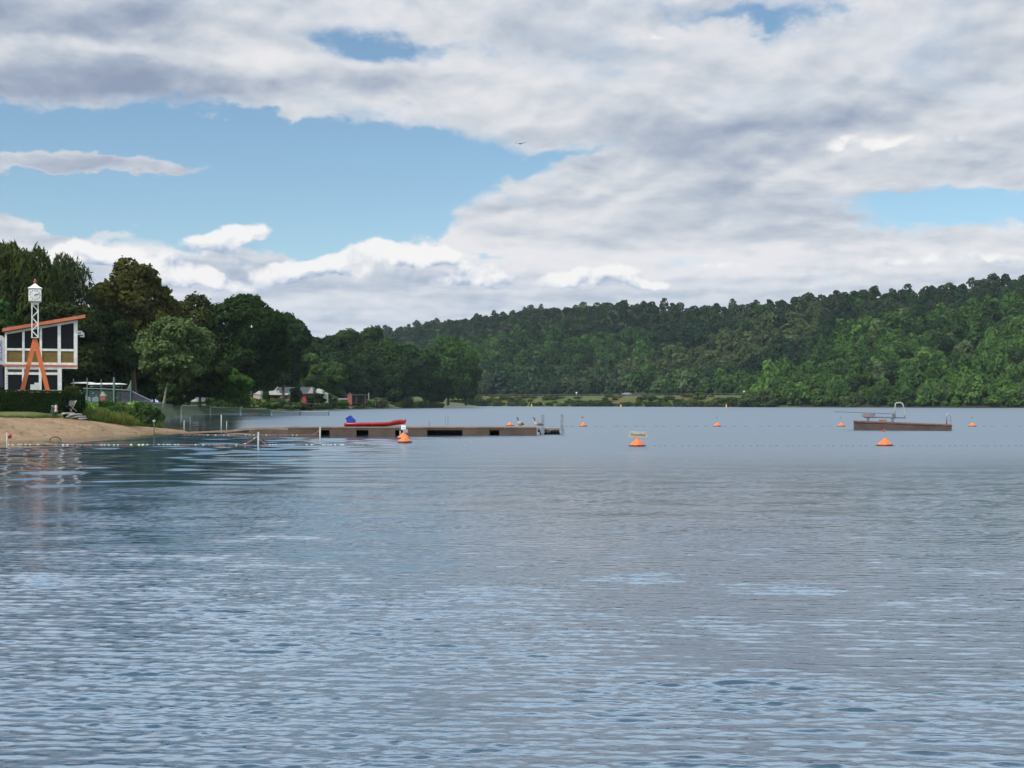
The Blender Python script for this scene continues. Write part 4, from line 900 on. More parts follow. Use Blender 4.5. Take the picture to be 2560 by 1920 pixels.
def clock():
    o, th, uz = frame_at(87.5, 81.5); gz = 1.45
    t = thing('clock_tower', 'white clock box on a lattice mast standing on two orange A-frame legs', 'clock', (o.x, o.y, gz), th)
    Z = lambda py: uz(87, py)[1] - gz
    U = lambda px: uz(px, 800)[0]
    for sx, x1 in ((-1, 42), (1, 133)):
        ut = sx * .05; top = Vector((ut, 0, Z(842))); bot = Vector((U(x1 + sx * 2.5), 0, 0))
        wd = .27; MB().prism([(bot.x - wd / 2, 0), (bot.x + wd / 2, 0), (top.x + sx * .085 + (.11 if sx < 0 else .02), Z(845)), (top.x + (-.12 if sx < 0 else .02) - .02 * 0, Z(845))] if False else
                         [(bot.x - wd / 2, -.2), (bot.x + wd / 2, -.2), (.16 if sx > 0 else .0 + .002, Z(847 if sx > 0 else 872)) if sx > 0 else (-.002, Z(868)), (.002, Z(868)) if sx > 0 else (-.16, Z(847))] if False else
                         ([(bot.x - wd / 2, -.2), (bot.x + wd / 2, -.2), (.13, Z(846)), (.002, Z(846)), (.002, Z(873))] if sx > 0 else [(bot.x - wd / 2, -.2), (bot.x + wd / 2, -.2), (-.002, Z(873)), (-.002, Z(846)), (-.13, Z(846))]), -.12, .12).build('leg', M['orange'], t)
    # lattice mast
    m = MB(); zb, ztop = Z(845), Z(761); hw = .19
    for x in (-hw, hw):
        for y in (-hw, hw): m.box(x - .035, x + .035, y - .035, y + .035, zb + .04, ztop)
    m.box(-hw - .05, hw + .05, -hw - .05, hw + .05, zb, zb + .04); n = 5
    for k in range(n):
        a, c = zb + .06 + (ztop - zb - .06) * k / n, zb + .06 + (ztop - zb - .06) * (k + 1) / n; sgn = 1 if k % 2 else -1
        for y in (-hw - .002, hw + .002): m.bar((-hw * sgn, y, a), (hw * sgn, y, c), .02, .055)
        for x in (-hw - .002, hw + .002): m.bar((x, -hw * sgn, a), (x, hw * sgn, c), .02, .055)
    m.build('mast', M['white'], t)
    hx = (U(106) - U(69)) / 2 - .06; z0, z1 = Z(753.5), Z(722)
    b = MB(); b.box(-hx, hx, -hx, hx, z0, z1); bx = b.build('clock_box', M['white'], t, bevel=.03)
    nk = MB(); nk.v += []; n4 = [(hx + .03, z0), (hx * .62, z0 - .10), (.24, z0 - .20), (.21, ztop - .04)]
    vs = []; fs = []
    for r, z in n4: vs += [(-r, -r, z), (r, -r, z), (r, r, z), (-r, r, z)]
    for i in range(3): fs += [(i * 4 + j, i * 4 + (j + 1) % 4, i * 4 + 4 + (j + 1) % 4, i * 4 + 4 + j) for j in range(4)]
    fs.append((0, 1, 2, 3)); nk.add(vs, fs); nk.build('neck', M['white'], t)
    rf = MB(); e = hx + .05; rz = z1 + .002
    prof = [(e, rz), (e, rz + .03), (e * .55, rz + .14), (e * .2, rz + .30), (.01, rz + .38)]; vs = []; fs = [(3, 2, 1, 0)]
    for r, z in prof: vs += [(-r, -r, z), (r, -r, z), (r, r, z), (-r, r, z)]
    for i in range(4): fs += [(i * 4 + j, i * 4 + (j + 1) % 4, i * 4 + 4 + (j + 1) % 4, i * 4 + 4 + j) for j in range(4)]
    rf.add(vs, fs); rf.build('roof', M['white'], t)
    fn = MB(); fn.lathe([(.02, rz + .36), (.03, rz + .40), (.13, rz + .43), (.10, rz + .49), (.045, rz + .54), (.02, rz + .57)], 10); fn.build('finial', M['red'], t, True); MB().lathe([(.02, rz + .572), (.025, rz + .60), (.004, rz + .66)], 8).build('finial_tip', M['white'], t, True)
    # face: numerals as marks, hands at about twelve past two
    zc = (z0 + z1) / 2 - .02; r = .33; fc = MB()
    fc.lathe([(r + .06, 0), (r + .06, .012)], 40); fo = fc.build('clock_face', M['white'], t); fo.rotation_euler = (R(90), 0, 0); fo.location = (0, -hx - .001, zc)
    mk = MB()
    for k in range(12):
        a = R(30 * k); mk.bar((math.sin(a) * r * .82, -hx - .020, zc + math.cos(a) * r * .82), (math.sin(a) * r * 1.02, -hx - .020, zc + math.cos(a) * r * 1.02), .01, .045)
    mk.build('hour_marks', M['dark'], t)
    hd = MB(); a = R(72); hd.bar((-math.sin(a) * .05, -hx - .026, zc - math.cos(a) * .05), (math.sin(a) * r * .85, -hx - .026, zc + math.cos(a) * r * .85), .008, .035)
    a = R(66); hd.bar((-math.sin(a) * .04, -hx - .036, zc - math.cos(a) * .04), (math.sin(a) * r * .55, -hx - .036, zc + math.cos(a) * r * .55), .008, .05); hd.build('hands', M['dark'], t)
clock()

def text_part(txt, size, mt, parent, name='lettering', depth=.004, sx=1.0):
    cu = bpy.data.curves.new('t', 'FONT'); cu.body = txt; cu.size = size; cu.extrude = depth; cu.align_x = 'CENTER'; cu.align_y = 'CENTER'
    tmp = bpy.data.objects.new('t', cu); COL.objects.link(tmp); bpy.context.view_layer.update()
    me = bpy.data.meshes.new_from_object(tmp.evaluated_get(bpy.context.evaluated_depsgraph_get())); bpy.data.objects.remove(tmp); bpy.data.curves.remove(cu)
    me.materials.clear(); me.materials.append(mt); o = bpy.data.objects.new(name, me); COL.objects.link(o)
    if parent: o.parent = parent
    o.scale = (sx, 1, 1); return o
def banner():
    o, th, uz = frame_at(0, 80.0); gz = 1.45
    t = thing('beach_flag', 'white upright banner with blue lettering, cut by the left edge of the photo', 'banner', (o.x, o.y, gz), th)
    Z = lambda py: uz(0, py)[1] - gz
    ur = uz(11.5, 900)[0]; ul = ur - .78
    n = 16; vs = []; pr = [(ul, Z(836.5)), (ul + .4, Z(837)), (ur - .1, Z(840)), (ur, Z(846)), (ur, Z(911)), (ul, Z(911))]
    MB().prism(pr, 0, .012).build('cloth', M['white_canvas'], t)
    MB().prism([(ul, Z(911.3)), (ur - .12, Z(911.3)), (ur - .10, Z(968)), (ul, Z(968))], .002, .014).build('lower_cloth', mat('navy_cloth', c4(.02, .012, .045), .8, .3, 3), t)
    MB().tube([(ul - .02, .03, -.1), (ul - .02, .03, Z(838))], .03, 8).build('pole', M['metal'], t)
    tx = text_part('SUZUKI', .40, M['blue_ink'], t, 'lettering'); tx.scale = (1.02, 1, 1)
    tx.rotation_euler = Euler((R(90), 0, 0)).to_matrix().to_4x4().to_euler()
    tx.matrix_basis = Matrix.Translation((ur - .27, -.008, Z(877))) @ Matrix.Rotation(R(90), 4, 'X') @ Matrix.Rotation(R(90), 4, 'Z') @ Matrix.Diagonal((.98, 1, 1, 1))
    # white ladder-like stand right of the banner
    ld = thing('ladder', 'white slatted stand between banner and hut', 'ladder', (o.x, o.y + .5, gz), th)
    u2, u3 = uz(4, 900)[0], uz(10.5, 900)[0]
    s = MB(); s.box(u2, u2 + .03, 0, .04, 0, Z(924)); s.box(u3, u3 + .03, 0, .04, 0, Z(924))
    s.build('rails', M['white'], ld); s = MB()
    for k in range(8): zz = Z(925 + k * 7); s.box(u2 + .031, u3 - .001, 0, .03, zz - .10, zz)
    s.build('slats', M['white'], ld)
banner()

# ------------------------------------------------------------------ hedges and things around them
def hedge(name, label, px0, px1, top, bot, Y, dep, seed, rise=0.0, sag=0):
    o, th, uz = frame_at((px0 + px1) / 2, Y); th *= .45; ca = 1.0
    x0, x1 = (px0 - 1280) / F * Y - o.x, (px1 - 1280) / F * Y - o.x; z0 = P(0, bot, Y).z; z1 = P(0, top, Y).z
    rng = np.random.RandomState(seed); n = int((x1 - x0) * (z1 - z0) * 480); hw = dep / 2; H = z1 - z0 + .25
    pts, nrm = [], []
    for i in range(n * 2):
        f = rng.rand(); u, v = rng.rand(2)
        if f < .55: p = (x0 + u * (x1 - x0), 0, v * H); q = (0, -1, .15)
        elif f < .82: p = (x0 + u * (x1 - x0), v * dep, H); q = (0, 0, 1)
        elif f < .91: p = (x1, u * dep, v * H); q = (1, 0, .1)
        else: p = (x0, u * dep, v * H); q = (-1, 0, .1)
        pts.append(p); nrm.append(q)
    p = np.array(pts); q = np.array(nrm, float)
    bump = .05 * wob(p[:, 0] + p[:, 1], p[:, 2], 3.5, seed) + rng.uniform(-.05, .03, len(p)); p = p + q * bump[:, None]
    p[:, 2] += rise * (p[:, 0] - x0)
    q = q + .75 * rng.normal(size=q.shape); q /= np.linalg.norm(q, axis=1)[:, None]; t = rng.normal(size=q.shape); t -= q * (t * q).sum(1)[:, None]; t /= np.linalg.norm(t, axis=1)[:, None]; b = np.cross(q, t)
    s = .052 * rng.uniform(.6, 1.3, (len(p), 1)); co = np.stack([p - t * s, p + b * s * .6, p + t * s, p - b * s * .6], 1).reshape(-1, 3)
    k = .10; core = np.array([(x, y, z) for z in (0, H - k) for y in (k, dep - k) for x in (x0 + k, x1 - k)], float); core[4:, 2] += rise * (core[4:, 0] - x0)
    cq = np.array([(0, 2, 3, 1), (4, 5, 7, 6), (0, 1, 5, 4), (2, 6, 7, 3), (0, 4, 6, 2), (1, 3, 7, 5)]) + len(co)
    allq = np.concatenate([np.arange(len(co)).reshape(-1, 4), cq]); tn = np.concatenate([rng.uniform(.7, 1.3, len(co) // 4), np.full(6, .5)])
    ob = np_mesh(name, np.concatenate([co, core]), allq, M['leaf'], False, None, {'tint': ('FLOAT', 'FACE', tn)})
    ob.location = (o.x, Y, z0 - .25); ob.color = (.020, .036, .012, 1); tag(ob, label, 'hedge'); return ob
hedge('hedge', 'long clipped dark green hedge in front of the lookout hut', -330, 157.5, 972, 1033, 78.5, 1.3, 1, -.012)
hedge('hedge', 'short clipped dark hedge right of the long one, set back a little', 161, 203, 979, 1031, 80.5, 1.2, 2, -.02)
b = P(178, 985, 82.0); bush('shrub', 'rounded clipped yellowish green shrub behind the short hedge', (b.x, b.y, b.z - .55), .72, .85, (.058, .068, .014), 1, None)
def small_shore_things():
    b = P(139, 1048, 77.0); t = thing('waste_bag_stand', 'dark green bag hanging on a stand at the right end of the long hedge', 'bag stand', b)
    rng = np.random.RandomState(3); m = MB(); m.lathe([(.05, .0), (.10, .03), (.14, .20), (.20, .45), (.17, .70), (.20, .82), (.10, .86)], 9); m.v = [(x * 1.0 + .04 * rng.normal() * .4, y * .8, z) for x, y, z in m.v]; m.build('bag', M['green_bag'], t, True).location = (-.10, 0, .02)
    m = MB(); m.tube([(.14, -.02, -.1), (.13, -.02, .95), (0, -.02, 1.0)], .022, 8); m.build('stand', M['dark'], t)
    m = MB(); m.lathe([(.01, 0), (.09, .02), (.10, .12), (.06, .22), (.10, .30), (.07, .40), (.02, .48)], 8); m.build('pink_cover', mat('pale_pink_cloth', c4(.55, .36, .28), .8, .25, 7), t, True).location = (.07, -.12, .42)
    for k, (px, py, an) in enumerate(((167, 1029, .3), (178, 1029, -.5))):
        b = P(px, py, 79.3); t = thing('folding_chair', ['pale folded deck chair leaning before the short hedge, left', 'pale deck chair with dark seat before the short hedge, right'][k], 'deck chair', b, an, 'deck chairs by the short hedge')
        for x in (-.22, .22):
            m = MB(); m.bar((x, -.25, 0), (x, .25, .72), .03, .035); m.bar((x, .25, 0), (x, -.28, .42), .03, .035); m.build('side_frame', M['canvas'], t)
        MB().prism([(-.20, .30), (.20, .30), (.20, .33), (-.20, .33)], -.28, .10).build('seat', M['dark'] if k else M['canvas'], t)
        m = MB(); m.add([(-.20, .02, .40), (.20, .02, .40), (.20, .23, .70), (-.20, .23, .70), (-.20, .04, .38), (.20, .04, .38), (.20, .25, .68), (-.20, .25, .68)], [(0, 1, 2, 3), (7, 6, 5, 4), (0, 4, 5, 1), (1, 5, 6, 2), (2, 6, 7, 3), (3, 7, 4, 0)]); m.build('backrest', M['canvas'] if k else M['metal'], t)
    rng = np.random.RandomState(9)
    for k, (px, py, s) in enumerate(((170, 1033, .40), (186, 1036, .46), (196, 1041, .40), (180, 1041, .36), (203, 1046, .34))):
        b = P(px, py, 78.6); m = bmesh.new(); bmesh.ops.create_icosphere(m, subdivisions=3, radius=1)
        for v in m.verts: v.co *= 1 + .12 * float(wob(np.array(v.co.x + k * 3), np.array(v.co.y + v.co.z), 2.2, k)); v.co.z = max(-.3, min(.42, v.co.z))
        me = bpy.data.meshes.new('stone'); m.to_mesh(me); m.free(); me.materials.append(M['stone']); ob = bpy.data.objects.new('stone', me); COL.objects.link(ob)
        ob.location = (b.x, b.y, b.z - .03); ob.scale = (s, s * 1.2, s * .42); ob.rotation_euler = (0, 0, k)
        tag(ob, 'flat grey stone at the foot of the short hedge above the sand', 'stone', 'flat stones below the short hedge')
    # dark hose end curling at the waterline
    b = P(140, 1100, 68.5); m = MB(); m.tube([(-.35, 0, -.03), (-.30, .0, .10), (-.12, 0, .17), (.08, 0, .15), (.22, 0, .08), (.30, -.05, -.03)], .028, 8)
    ob = m.build('hose', M['dark'], None, True); ob.location = (b.x, b.y, max(.02, b.z)); tag(ob, 'dark hose arching out of the sand at the waterline', 'hose')
    # low weathered logs along the edge of the grass, left
    for k, (px, py, L, Y) in enumerate(((12, 1046, 1.3, 73.6), (38, 1041, .9, 74.5), (2, 1058, 1.0, 72.5))):
        b = P(px, py, Y); m = MB(); m.tube([(-L / 2, 0, 0), (0, .05, .02), (L / 2, 0, 0)], [.07, .085, .06], 9); ob = m.build('log', M['bark'], None, True); ob.location = b
        tag(ob, 'grey driftwood log on the worn grass edge at the far left', 'log', 'driftwood logs at the far left')
small_shore_things()

# ------------------------------------------------------------------ fence, boats, things behind it
def fences():
    zt = lambda py, Y: EYE + (HZ - py) / F * Y
    # upper run
    Y = 118; t = thing('wire_fence', 'tall green wire mesh fence on the bank right of the hedges', 'fence', (P(200, 1005, Y).x, Y, 1.7))
    X = lambda px, y=Y: (px - 1280) / F * y - t.location.x
    for px, top in ((184, 947), (218, 944), (253, 948), (285, 943), (327, 951)):
        m = MB(); m.tube([(X(px), 0, -.6), (X(px), 0, zt(top, Y) - 1.7)], .055 if px != 285 else .10, 8); m.build('post', M['fence_metal'], t)
    m = MB(); m.tube([(X(208), 0, zt(971, Y) - 1.7), (X(253), 0, zt(972, Y) - 1.7), (X(327), 0, zt(976, Y) - 1.7)], .05, 8); m.build('top_rail', M['fence_metal'], t)
    m = MB(); m.tube([(X(331), 0, zt(979, Y) - 1.7), (X(379), .5, zt(1004, Y) - 1.7)], .05, 8); m.build('sloping_rail', M['metal'], t)
    m = MB(); m.tube([(X(335), -.3, zt(1003, Y) - 1.7), (X(353), -.3, zt(1012, Y) - 1.7)], .045, 8); m.build('low_rail', M['metal'], t)
    m = MB(); m.prism([(X(208), -.6), (X(300), -.6), (X(300), zt(974.5, Y) - 1.7), (X(253), zt(972.6, Y) - 1.7), (X(208), zt(972, Y) - 1.7)], .06, .065); m.build('mesh_panel', M['net'], t)
    m = MB(); m.prism([(X(301), -.6), (X(380), -.9), (X(379), zt(1004.5, Y) - 1.7), (X(331), zt(979.5, Y) - 1.7), (X(327), zt(977, Y) - 1.7), (X(301), zt(975, Y) - 1.7)], .06, .065); m.build('mesh_panel', M['net_dark'], t)
    m = MB(); m.prism([(X(317), zt(973, Y) - 1.7), (X(326.5), zt(973, Y) - 1.7), (X(326.5), zt(953, Y) - 1.7)], .02, .04); m.build('gusset', M['fence_metal'], t)
    # panels running out into the lake
    spans = [(383, 450, 1008.5, 176, 'net'), (455, 524, 1014.5, 182, 'net'), (528, 600, 1019.5, 188, 'net'), (604, 676, 1023.5, 194, 'net')]
    for k, (a, c, py, Y, mt) in enumerate(spans):
        t = thing('wire_fence', ['first', 'second', 'third', 'last'][k] + ' of the green mesh panels stepping down from the bank into the lake', 'fence', (P(a, 0, Y).x, Y, 0), 0, 'green mesh panels standing in the lake')
        X1 = (c - a) / F * Y; h = zt(py, Y)
        for x in (0, X1): MB().tube([(x, 0, -1), (x, 0, h + .05)], .05, 8).build('post', M['fence_metal'], t)
        MB().tube([(0.05, 0, h), (X1 - .05, 0, h)], .05, 8).build('top_rail', M['fence_metal'], t)
        MB().prism([(.05, -.6), (X1 - .05, -.6), (X1 - .05, h - .05), (.05, h - .05)], .0, .005).build('mesh_panel', M[mt], t)
    Y = 197; t = thing('water_fence', 'thin low fence rail with two dark posts standing in the lake beyond the mesh panels', 'fence', (P(680, 0, Y).x, Y, 0)); h = zt(1028.5, Y)
    X = lambda px: (px - 680) / F * Y
    for px in (750, 822): MB().tube([(X(px), 0, -1), (X(px), 0, h + .03)], .07, 8).build('post', M['bead_dark'], t)
    MB().tube([(0, 0, h), (X(824), 0, h)], .045, 8).build('rail', M['metal'], t)
    MB().prism([(0, -.4), (X(822), -.4), (X(822), h - .05), (0, h - .05)], .0, .005).build('mesh_panel', M['net_thin'], t)
    b = P(621, 1034, 193.0); m = MB(); m.prism([(-.9, 0), (.95, 0), (.95, .5), (-.9, .42)], 0, .8); ob = m.build('landing_step', mat('pinkish_planks', c4(.34, .24, .20), .8, .3, 4), None); ob.location = (b.x, 197.5, 0.0); tag(ob, 'pinkish grey plank step behind the last mesh panel', 'step')
    # upturned boats stored behind the fence
    for k, (px, py, L, Y, rot, lb) in enumerate(((268, 961, 3.9, 121.5, .03, 'long white upturned boat hull on a rack behind the green fence'), (263, 966.5, 3.0, 122.0, -.02, 'slimmer grey white hull under the long white one on the rack'), (208, 958.5, 2.6, 124, .0, 'white hull half hidden behind the rounded shrub, left on the rack'), (150, 953.5, 2.8, 126, 0, 'white hull seen just right of the lookout hut, over the hedge'))):
        b = P(px, py, Y); t2 = thing('boat', lb, 'boat', b, rot, 'white hulls stored behind the fence'); m = MB(); n = 14; vs, fs = [], []
        for i in range(n):
            s = i / (n - 1) * 2 - 1; r = (1 - abs(s) ** 3.2) ** .6 * .32 + .02
            for j in range(9):
                a = math.pi * j / 8; vs.append((s * L / 2, math.cos(a) * r * 1.2, math.sin(a) * r * (.42 if k != 1 else .30)))
        for i in range(n - 1): fs += [(i * 9 + j, i * 9 + j + 1, (i + 1) * 9 + j + 1, (i + 1) * 9 + j) for j in range(8)]
        m.add(vs, fs); m.build('hull', M['hull'] if k != 1 else M['pale_metal'], t2, True)
        MB().bar((-L * .48, 0, -.02), (L * .48, 0, -.02), .5, .04).build('gunwale', M['metal'], t2)
    b = P(262, 975, 121.8); t = thing('boat_rack', 'dark rack carrying the white hulls behind the green fence', 'rack', (b.x, 121.8, 2.0))
    for x in (-1.5, 0, 1.5):
        MB().box(x - .04, x + .04, -.5, .5, P(0, 971, 121.8).z - 2.05, P(0, 970, 121.8).z - 2.0).build('arm', M['dark'], t); MB().box(x - .05, x + .05, .5, .6, -.2, P(0, 962, 121.8).z - 2.0).build('upright', M['dark'], t)
    # small red brown box with a pointed lid
    b = P(258, 1004, 114.0); t = thing('bird_house', 'reddish brown little box with a pointed top on the bank behind the green fence', 'box', b)
    MB().box(-.24, .24, -.2, .2, -.1, .52).build('box_body', mat('red_brown_boards', c4(.20, .075, .045), .8, .3, 4), t); MB().prism([(-.27, .524), (.27, .524), (.06, .80), (-.03, .94), (-.08, .80)], -.22, .22).build('lid', M['canvas'], t)
    # something white between the trees
    b = P(482, 969, 178.0); t = thing('caravan', 'white rounded caravan end peeping out between shrubs under the trees', 'caravan', (b.x, b.y, 1.9)); m = MB(); m.prism([(-.8, .3), (.6, .3), (.75, 1.0), (.6, 2.0), (.2, 2.5), (-.5, 2.5), (-.8, 2.2)], 0, 4.5); m.build('body', M['hull'], t, bevel=.12)
    MB().box(-.45, .35, -.012, -.002, 1.35, 2.0).build('window', M['glass'], t)
fences()

# ------------------------------------------------------------------ campsite on the far left shore
def campsite():
    g = 2.0
    def base(px, Y): return Vector(((px - 1280) / F * Y, Y, g))
    z = lambda py, Y: EYE + (HZ - py) / F * Y - g
    Y = 292; sc = Y / F
    t = thing('cottage', 'low cottage with grey gabled roof and dark red walls among the caravans', 'cottage', base(737, Y)); w2 = 46 * sc
    MB().box(-w2 * .93, w2 * .88, 0, 5, -.3, z(985, Y)).build('wall', M['redwood'], t)
    MB().prism([(-.55, z(985, Y)), (2.4, z(967.5, Y)), (5.5, z(985, Y))], -w2, w2 * .99, 0, Matrix(((0, 1, 0, 0), (1, 0, 0, 0), (0, 0, 1, 0), (0, 0, 0, 1)))).build('roof', M['grey_roof'], t)
    MB().prism([(w2 * .72, z(983, Y)), (w2 * 1.0, z(983, Y)), (w2 * 1.0, z(972, Y)), (w2 * .92, z(967.2, Y))], -.62, -.56).build('gable_board', M['canvas'], t)
    MB().prism([(-w2 * 1.12, z(977, Y)), (-w2 * .92, z(967, Y)), (-w2 * .86, z(967, Y)), (-w2 * 1.04, z(979, Y))], -.66, -.6).build('gable_board', M['canvas'], t)
    MB().box(w2 * .45, w2 * .62, -.02, -.005, .1, z(988, Y)).build('door', M['red'], t)
    Y = 284; t = thing('caravan', 'cream caravan with flat white awning roof beside the cottage', 'caravan', base(697, Y)); sc = Y / F
    MB().box(-21 * sc, 20 * sc, .2, 3.2, -.2, z(990, Y)).build('wall', M['redwood'], t)
    MB().prism([(-24 * sc, z(978, Y)), (-6 * sc, z(976, Y)), (-4 * sc, z(983, Y)), (24 * sc, z(983, Y)), (24 * sc, z(987.5, Y)), (-23 * sc, z(987, Y))], -.4, 3.4).build('awning_roof', M['white_canvas'], t)
    MB().box(-14 * sc, -2 * sc, .18, .195, .5, z(992, Y)).build('window', M['glass'], t)
    MB().box(3 * sc, 9 * sc, .17, .195, -.1, z(991, Y)).build('door', M['cream'], t)
    t = thing('garden_tent', 'small shelter with green canvas roof right of the cream caravan', 'shelter', base(728, 281)); sc = 281 / F
    MB().prism([(-8 * sc, z(986, 281)), (8 * sc, z(984, 281)), (6 * sc, z(979, 281)), (-4 * sc, z(979.5, 281))], -.2, 2).build('roof', M['green_canvas'], t)
    for x in (-7, 7): MB().box(x * sc - .05, x * sc + .05, 0, .1, -.2, z(985.5, 281)).build('post', M['bark'], t)
    MB().box(-6.2 * sc, 6.2 * sc, 1.8, 1.9, -.2, z(985.8, 281)).build('back_panel', M['interior'], t)
    Y = 255; sc = Y / F; t = thing('awning_tent', 'beige square tent with white domed top beneath the huge dark tree', 'tent', base(642, Y))
    MB().box(-9 * sc, 9 * sc, 0, 1.8, -.2, z(987, Y)).build('wall', M['canvas'], t); MB().prism([(-8.5 * sc, z(985.5, Y)), (10 * sc, z(986.5, Y)), (10 * sc, z(977, Y)), (4 * sc, z(978, Y)), (-2 * sc, z(982, Y))], -.15, 1.9).build('roof', M['white_canvas'], t)
    MB().prism([(9.5 * sc, -.2), (17 * sc, -.2), (11 * sc, z(991, Y))], .3, .36).build('flap', M['white_canvas'], t)
    t = thing('caravan', 'pale caravan end partly hidden by the trunk of the huge dark tree, left', 'caravan', base(617, 262)); sc = 262 / F
    MB().prism([(-4 * sc, z(985, 262)), (5 * sc, z(987, 262)), (5 * sc, z(969, 262)), (1 * sc, z(969, 262)), (-5 * sc, z(976, 262))], 0, 3).build('body', M['canvas'], t, bevel=.1); MB().box(-2.0 * sc, 3 * sc, -.012, -.002, z(978, 262), z(973, 262)).build('window', M['glass'], t)
    MB().box(-3 * sc, 4.6 * sc, .3, 2.6, -.2, z(987.4, 262)).build('undercarriage', M['dark'], t)
    t = thing('ridge_tent', 'white pointed tent at the right end of the campsite', 'tent', base(797, 300)); sc = 300 / F
    MB().prism([(-12 * sc, -.1), (9 * sc, -.1), (9 * sc, z(976, 300)), (-3 * sc, z(971, 300)), (-12 * sc, z(980, 300))], .3, 2.6).build('canvas', M['canvas'], t)
    MB().prism([(-6 * sc, z(972, 300)), (6 * sc, z(974, 300)), (9 * sc, z(985, 300)), (0, z(990, 300))], .22, .28).build('roof', M['white_canvas'], t)
    t = thing('lean_to', 'low greenish canvas lean-to right of the white pointed tent', 'shelter', base(811, 302)); MB().prism([(-5 * sc, 0), (7 * sc, 0), (7 * sc, z(984, 302)), (2 * sc, z(981, 302)), (-5 * sc, z(983, 302))], 0, 1.8).build('canvas', mat('pale_green_canvas', c4(.36, .40, .28), .8, .2, 3), t)
    # open shelter with a red hut in it
    Y = 372; sc = Y / F; t = thing('open_shelter', 'long low open shelter with thin grey roof by the landing stage', 'shelter', base(876, Y))
    MB().box(-38 * sc, 40 * sc, 0, 4, z(988, Y), z(985.8, Y)).build('roof', M['grey_roof'], t)
    for x in (-36, -12, 14, 37): MB().box(x * sc - .08, x * sc + .08, .2, .36, -.4, z(988.1, Y)).build('post', M['bark'], t)
    MB().box(-36 * sc, 38 * sc, 3.7, 3.9, -.4, z(988.2, Y)).build('back_wall', M['interior'], t)
    MB().box(-38 * sc, -4 * sc, -.3, .1, z(998.5, Y), z(996.2, Y)).build('counter', M['pale_metal'], t)
    t = thing('red_hut', 'narrow red brown hut standing before the open shelter', 'hut', base(874, 369)); MB().box(-5 * sc, 5 * sc, 0, 1.2, -.6, z(986.8, 369)).build('wall', mat('red_brown_paint', c4(.24, .06, .035), .7, .25, 2), t); MB().prism([(-5.6 * sc, z(986.5, 369)), (5.6 * sc, z(986.5, 369)), (0, z(982, 369))], -.1, 1.3).build('roof', M['bark'], t)
    b = base(922, 380); ob = MB().tube([(0, 0, -.5), (0, 0, z(982, 380))], .10, 8).build('mast', M['pale_metal'], None); ob.location = b; tag(ob, 'single pale pole right of the open shelter', 'pole')
    b = P(864, 1017, 368.0); t = thing('landing_stage', 'low red brown landing stage at the water below the open shelter', 'landing stage', (b.x, b.y, 0)); sc = 368 / F
    MB().box(-22 * sc, 21 * sc, -1.5, 1.5, .62, .84).build('deck', mat('red_planks', c4(.22, .12, .075), .8, .3, 1), t)
    for x in (-20, -7, 7, 19): MB().tube([(x * sc, 0, -1), (x * sc, 0, .615)], .12, 8).build('pile', M['bark'], t)
    b = P(850, 1006, 366.0); ob = MB().lathe([(.3, 0), (.36, .3), (.3, .9), (.1, 1.1)], 10).build('barrel', M['hull'], None, True); ob.location = (b.x, b.y, 1.5); tag(ob, 'small white barrel on the grass above the landing stage', 'barrel')
campsite()

